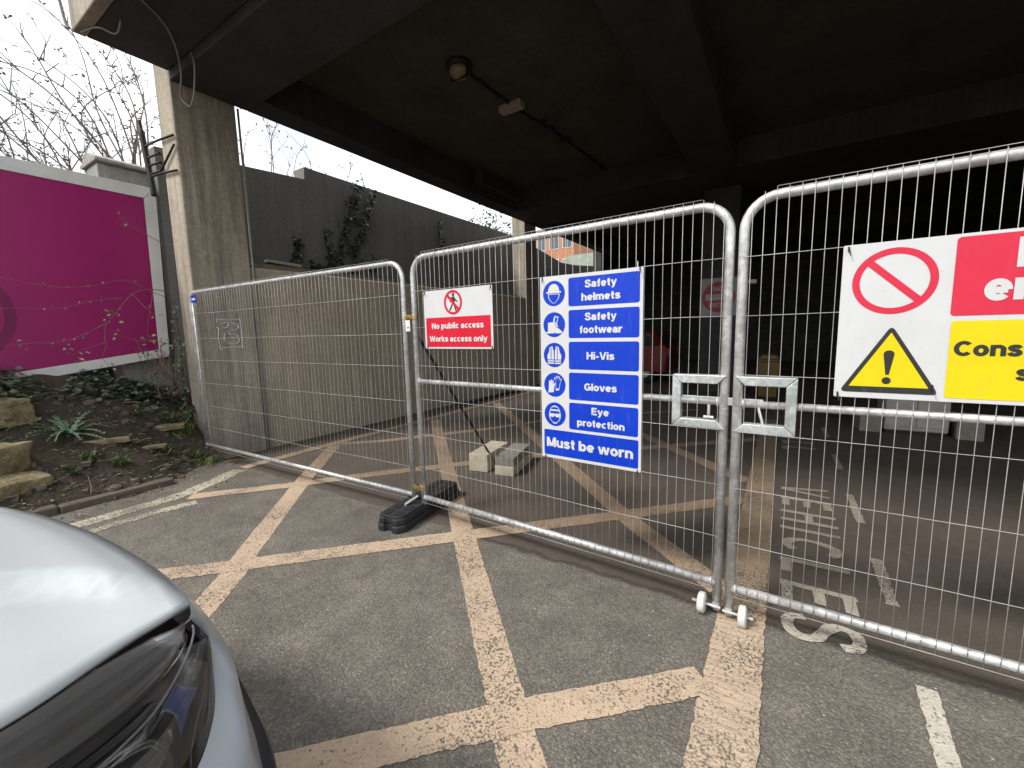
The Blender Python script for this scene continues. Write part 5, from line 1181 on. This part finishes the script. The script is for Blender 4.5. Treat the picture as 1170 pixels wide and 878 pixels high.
# bonnet: crowned panel with two creases meeting the front corners
rowsb = []
edge = r0
for j in range(26):
    yy = lerp(-.140, -1.0, (j/25)**1.25); 
    # half width of the bonnet at this depth
    def hw_at(yv):
        for a, b in zip(edge, edge[1:]):
            if a[1] <= yv <= b[1]:
                t = (yv-a[1])/(b[1]-a[1]) if b[1] != a[1] else 0; return lerp(a[0],b[0],t), lerp(a[2],b[2],t)
        return edge[-1][0] if yv > edge[-1][1] else edge[0][0], edge[0][2]
    rowsb.append((yy, *hw_at(yy)))
mb = MB(); rows = []
nx = 41
for j in range(30):
    t = j/29; row = []
    for i in range(nx):
        s = (i/(nx-1))*2-1
        # blend from front edge curve to rear line
        k = abs(s); idx = (1-k)*0
        fx = s
        # front edge point for this s (arc of r0 from corner station to centre)
        ci = 6*NS; arcp = edge[ci:]; q = (1-k)*(len(arcp)-1); q0 = min(len(arcp)-2, int(q)); f = q-q0
        pf = [lerp(a,b,f) for a,b in zip(arcp[q0], arcp[q0+1])]; pf[0] *= (1 if s >= 0 else -1)
        yb = -1.12; xe = None
        # side edge at same depth for s=1
        yv = lerp(pf[1], yb, t)
        hwz = None
        for a, b in zip(edge, edge[1:]):
            if a[1] <= yv <= b[1] and a[0] > .6:
                tt = (yv-a[1])/(b[1]-a[1]) if b[1] > a[1] else 0; hwz = (lerp(a[0],b[0],tt), lerp(a[2],b[2],tt)); break
        if hwz is None: hwz = (edge[0][0], edge[0][2]) if yv < -.9 else (edge[ci][0], edge[ci][2])
        x = lerp(pf[0], s*hwz[0], sm(0,.25,t)) if t < .25 else s*hwz[0]
        zed = lerp(pf[2], hwz[1], min(1,t*4))
        dist_in = (1-k)
        crown = .055*(1-k**2.2)*sm(0,.45,t)+.012*(1-k**4)*sm(0,.08,t)
        ck = .30+.62*math.exp(-t*6.5)                                # crease swings in from the corner
        ridge = .026*sm(-(ck+.035), -(ck-.035), -k)*sm(0,.10,t)
        row.append((x, yv, zed+crown+ridge+.002))
    rows.append(row)
mb.grid(rows); bn = mb.build('bonnet', M['car'], car, smooth=True)
so_ = bn.modifiers.new('thick', 'SOLIDIFY'); so_.thickness = .012; so_.offset = -1
# dark channel under the bonnet gap
mb = MB(); mb.grid([[(x*.999,y-.001,z-.008) for x,y,z in r0], [(x*1.002,y+.002,z-.010) for x,y,z in r0]]); mirror(mb); mb.build('shut_line', M['housing'], car)
# body sides, cabin, tail
def sec(y, pts): return [(x,y,z) for x,z in pts]
side = []
for y, hw_, sh, top in ((-1.0,.93,.93,.975),(-1.3,.935,.95,.985),(-2.0,.94,.98,1.0),(-2.8,.94,1.0,1.02),(-3.5,.93,1.01,1.04),(-4.0,.88,1.0,1.05),(-4.22,.80,.95,1.0)):
    side.append(sec(y, [(hw_*.985,.48),(hw_,.60),(hw_*1.0,.74),(hw_*.985,.84),(hw_*.955,sh),(hw_*.80,top)]))
mb = MB(); mb.grid(side); mirror(mb); mb.build('body_side', M['car'], car, smooth=True)
mb = MB(); mb.grid([sec(y,[(h*.985,.48),(h*1.015,.42),(h*1.0,.22)]) for y,h in ((-1.0,.93),(-2,.94),(-3.5,.93),(-4.0,.88),(-4.25,.8))]); mirror(mb); mb.build('sill_cladding', M['clad'], car, smooth=True)
mb = MB(); mb.grid([[(x,-4.22+.03*math.cos(x*1.6)-.05*(1-(x/.8)**2),z) for x in [i*.16-.8 for i in range(11)]] for z in (.22,.48,.75,1.0)]); mb.build('tailgate', M['car'], car, smooth=True)
mb = MB(); mb.grid([[(x*.8,-1.12-.02*(1-x*x),.985+.06*(1-x*x)) for x in [i/8-1 for i in range(17)]], [(x*.62,-1.95,1.46+.03*(1-x*x)) for x in [i/8-1 for i in range(17)]]]); mb.build('windscreen', M['glass_dark'], car, smooth=True)
mb = MB(); mb.grid([[(x*w_,y,z+.03*(1-x*x)) for x in [i/8-1 for i in range(17)]] for y,w_,z in ((-1.95,.62,1.46),(-2.6,.63,1.52),(-3.4,.61,1.48),(-3.7,.60,1.43))]); mb.build('roof', M['car'], car, smooth=True)
mb = MB(); mb.grid([[(.75,-1.12,.985),(.755,-2.0,1.0),(.755,-2.8,1.02),(.75,-3.5,1.04),(.71,-4.1,1.04)],[(.622,-1.95,1.46),(.625,-2.3,1.49),(.628,-2.7,1.51),(.612,-3.4,1.48),(.60,-3.7,1.43)]]); mirror(mb); mb.build('side_window', M['glass_dark'], car)
mb = MB(); mb.grid([[(x*.71,-4.12,1.04) for x in [i/8-1 for i in range(17)]],[(x*.6,-3.7,1.43+.03*(1-x*x)) for x in [i/8-1 for i in range(17)]]]); mb.build('rear_window', M['glass_dark'], car)
def carwheel(x, y, par, r=.335):
    s = 1 if x > 0 else -1
    mb = MB(); mb.lathe([(.22,-.10),(.31,-.105),(r,-.07),(r,.07),(.31,.105),(.22,.10)], (x,y,r), 'x', 36); wv = mb.build('wheel', M['tyre'], par, smooth=False, bevel=.01)
    mb = MB(); mb.lathe([(.05,.09*s),(.21,.095*s),(.222,.06*s),(.215,.02*s)], (x,y,r), 'x', 30); mb.build('rim', M['galv_box'], wv)
for x in (.83,-.83):
    for y in (-.88,-3.45): carwheel(x, y, car)

# red hatchback in the gloom, seen past the blue sign
rc = empty('parked_car', (-4.30, 12.2, 0)); tag(rc, 'dim red hatchback parked deep inside behind the blue sign', 'car')
prof = [(-1.9,.30),(-1.95,.55),(-1.9,.85),(-1.1,.95),(-.6,1.38),(.5,1.45),(1.45,1.36),(1.75,1.0),(1.85,.7),(1.8,.30)]
mb = MB(); rows = []
for y in (-.84,-.80,0,.80,.84):
    k = .96 if abs(y) > .82 else 1
    rows.append([(x*k, y*(.82 if z > 1.0 else 1), z if abs(y) < .82 else .3+(z-.3)*.97) for x, z in prof])
mb.grid(rows); 
for rw in (rows[0], rows[-1]): mb.add(rw, [tuple(range(len(rw)))])
mb.build('body', M['redpaint'], rc)
mb = MB(); mb.prism([(-.95,.98),(-.52,1.32),(.45,1.38),(1.35,1.31),(1.55,1.0)], -.86, -.845) ; mb.build('side_window', M['glass_dark'], rc)
for x in (-1.2, 1.2):
    for y in (-.72, .72):
        mb = MB(); mb.lathe([(.17,-.09),(.29,-.09),(.31,-.06),(.31,.06),(.29,.09),(.17,.09)], (x,y,.31), 'y', 28); wv = mb.build('wheel', M['tyre'], rc)
        mb = MB(); mb.lathe([(.02,-.10),(.17,-.10),(.17,-.06),(.02,-.06)], (x,y,.31), 'y', 20); mb.build('rim', M['galv_box'], wv)
mb = MB(); mb.box(1.70,1.86,-.78,-.5,.72,.92); mb.box(1.70,1.86,.5,.78,.72,.92); mb.build('tail_light', mr, rc, bevel=.01)
mb = MB(); mb.box(-1.95,-1.80,-.76,-.48,.62,.76); mb.box(-1.95,-1.80,.48,.76,.62,.76); mb.build('headlight', M['plate'], rc, bevel=.01)
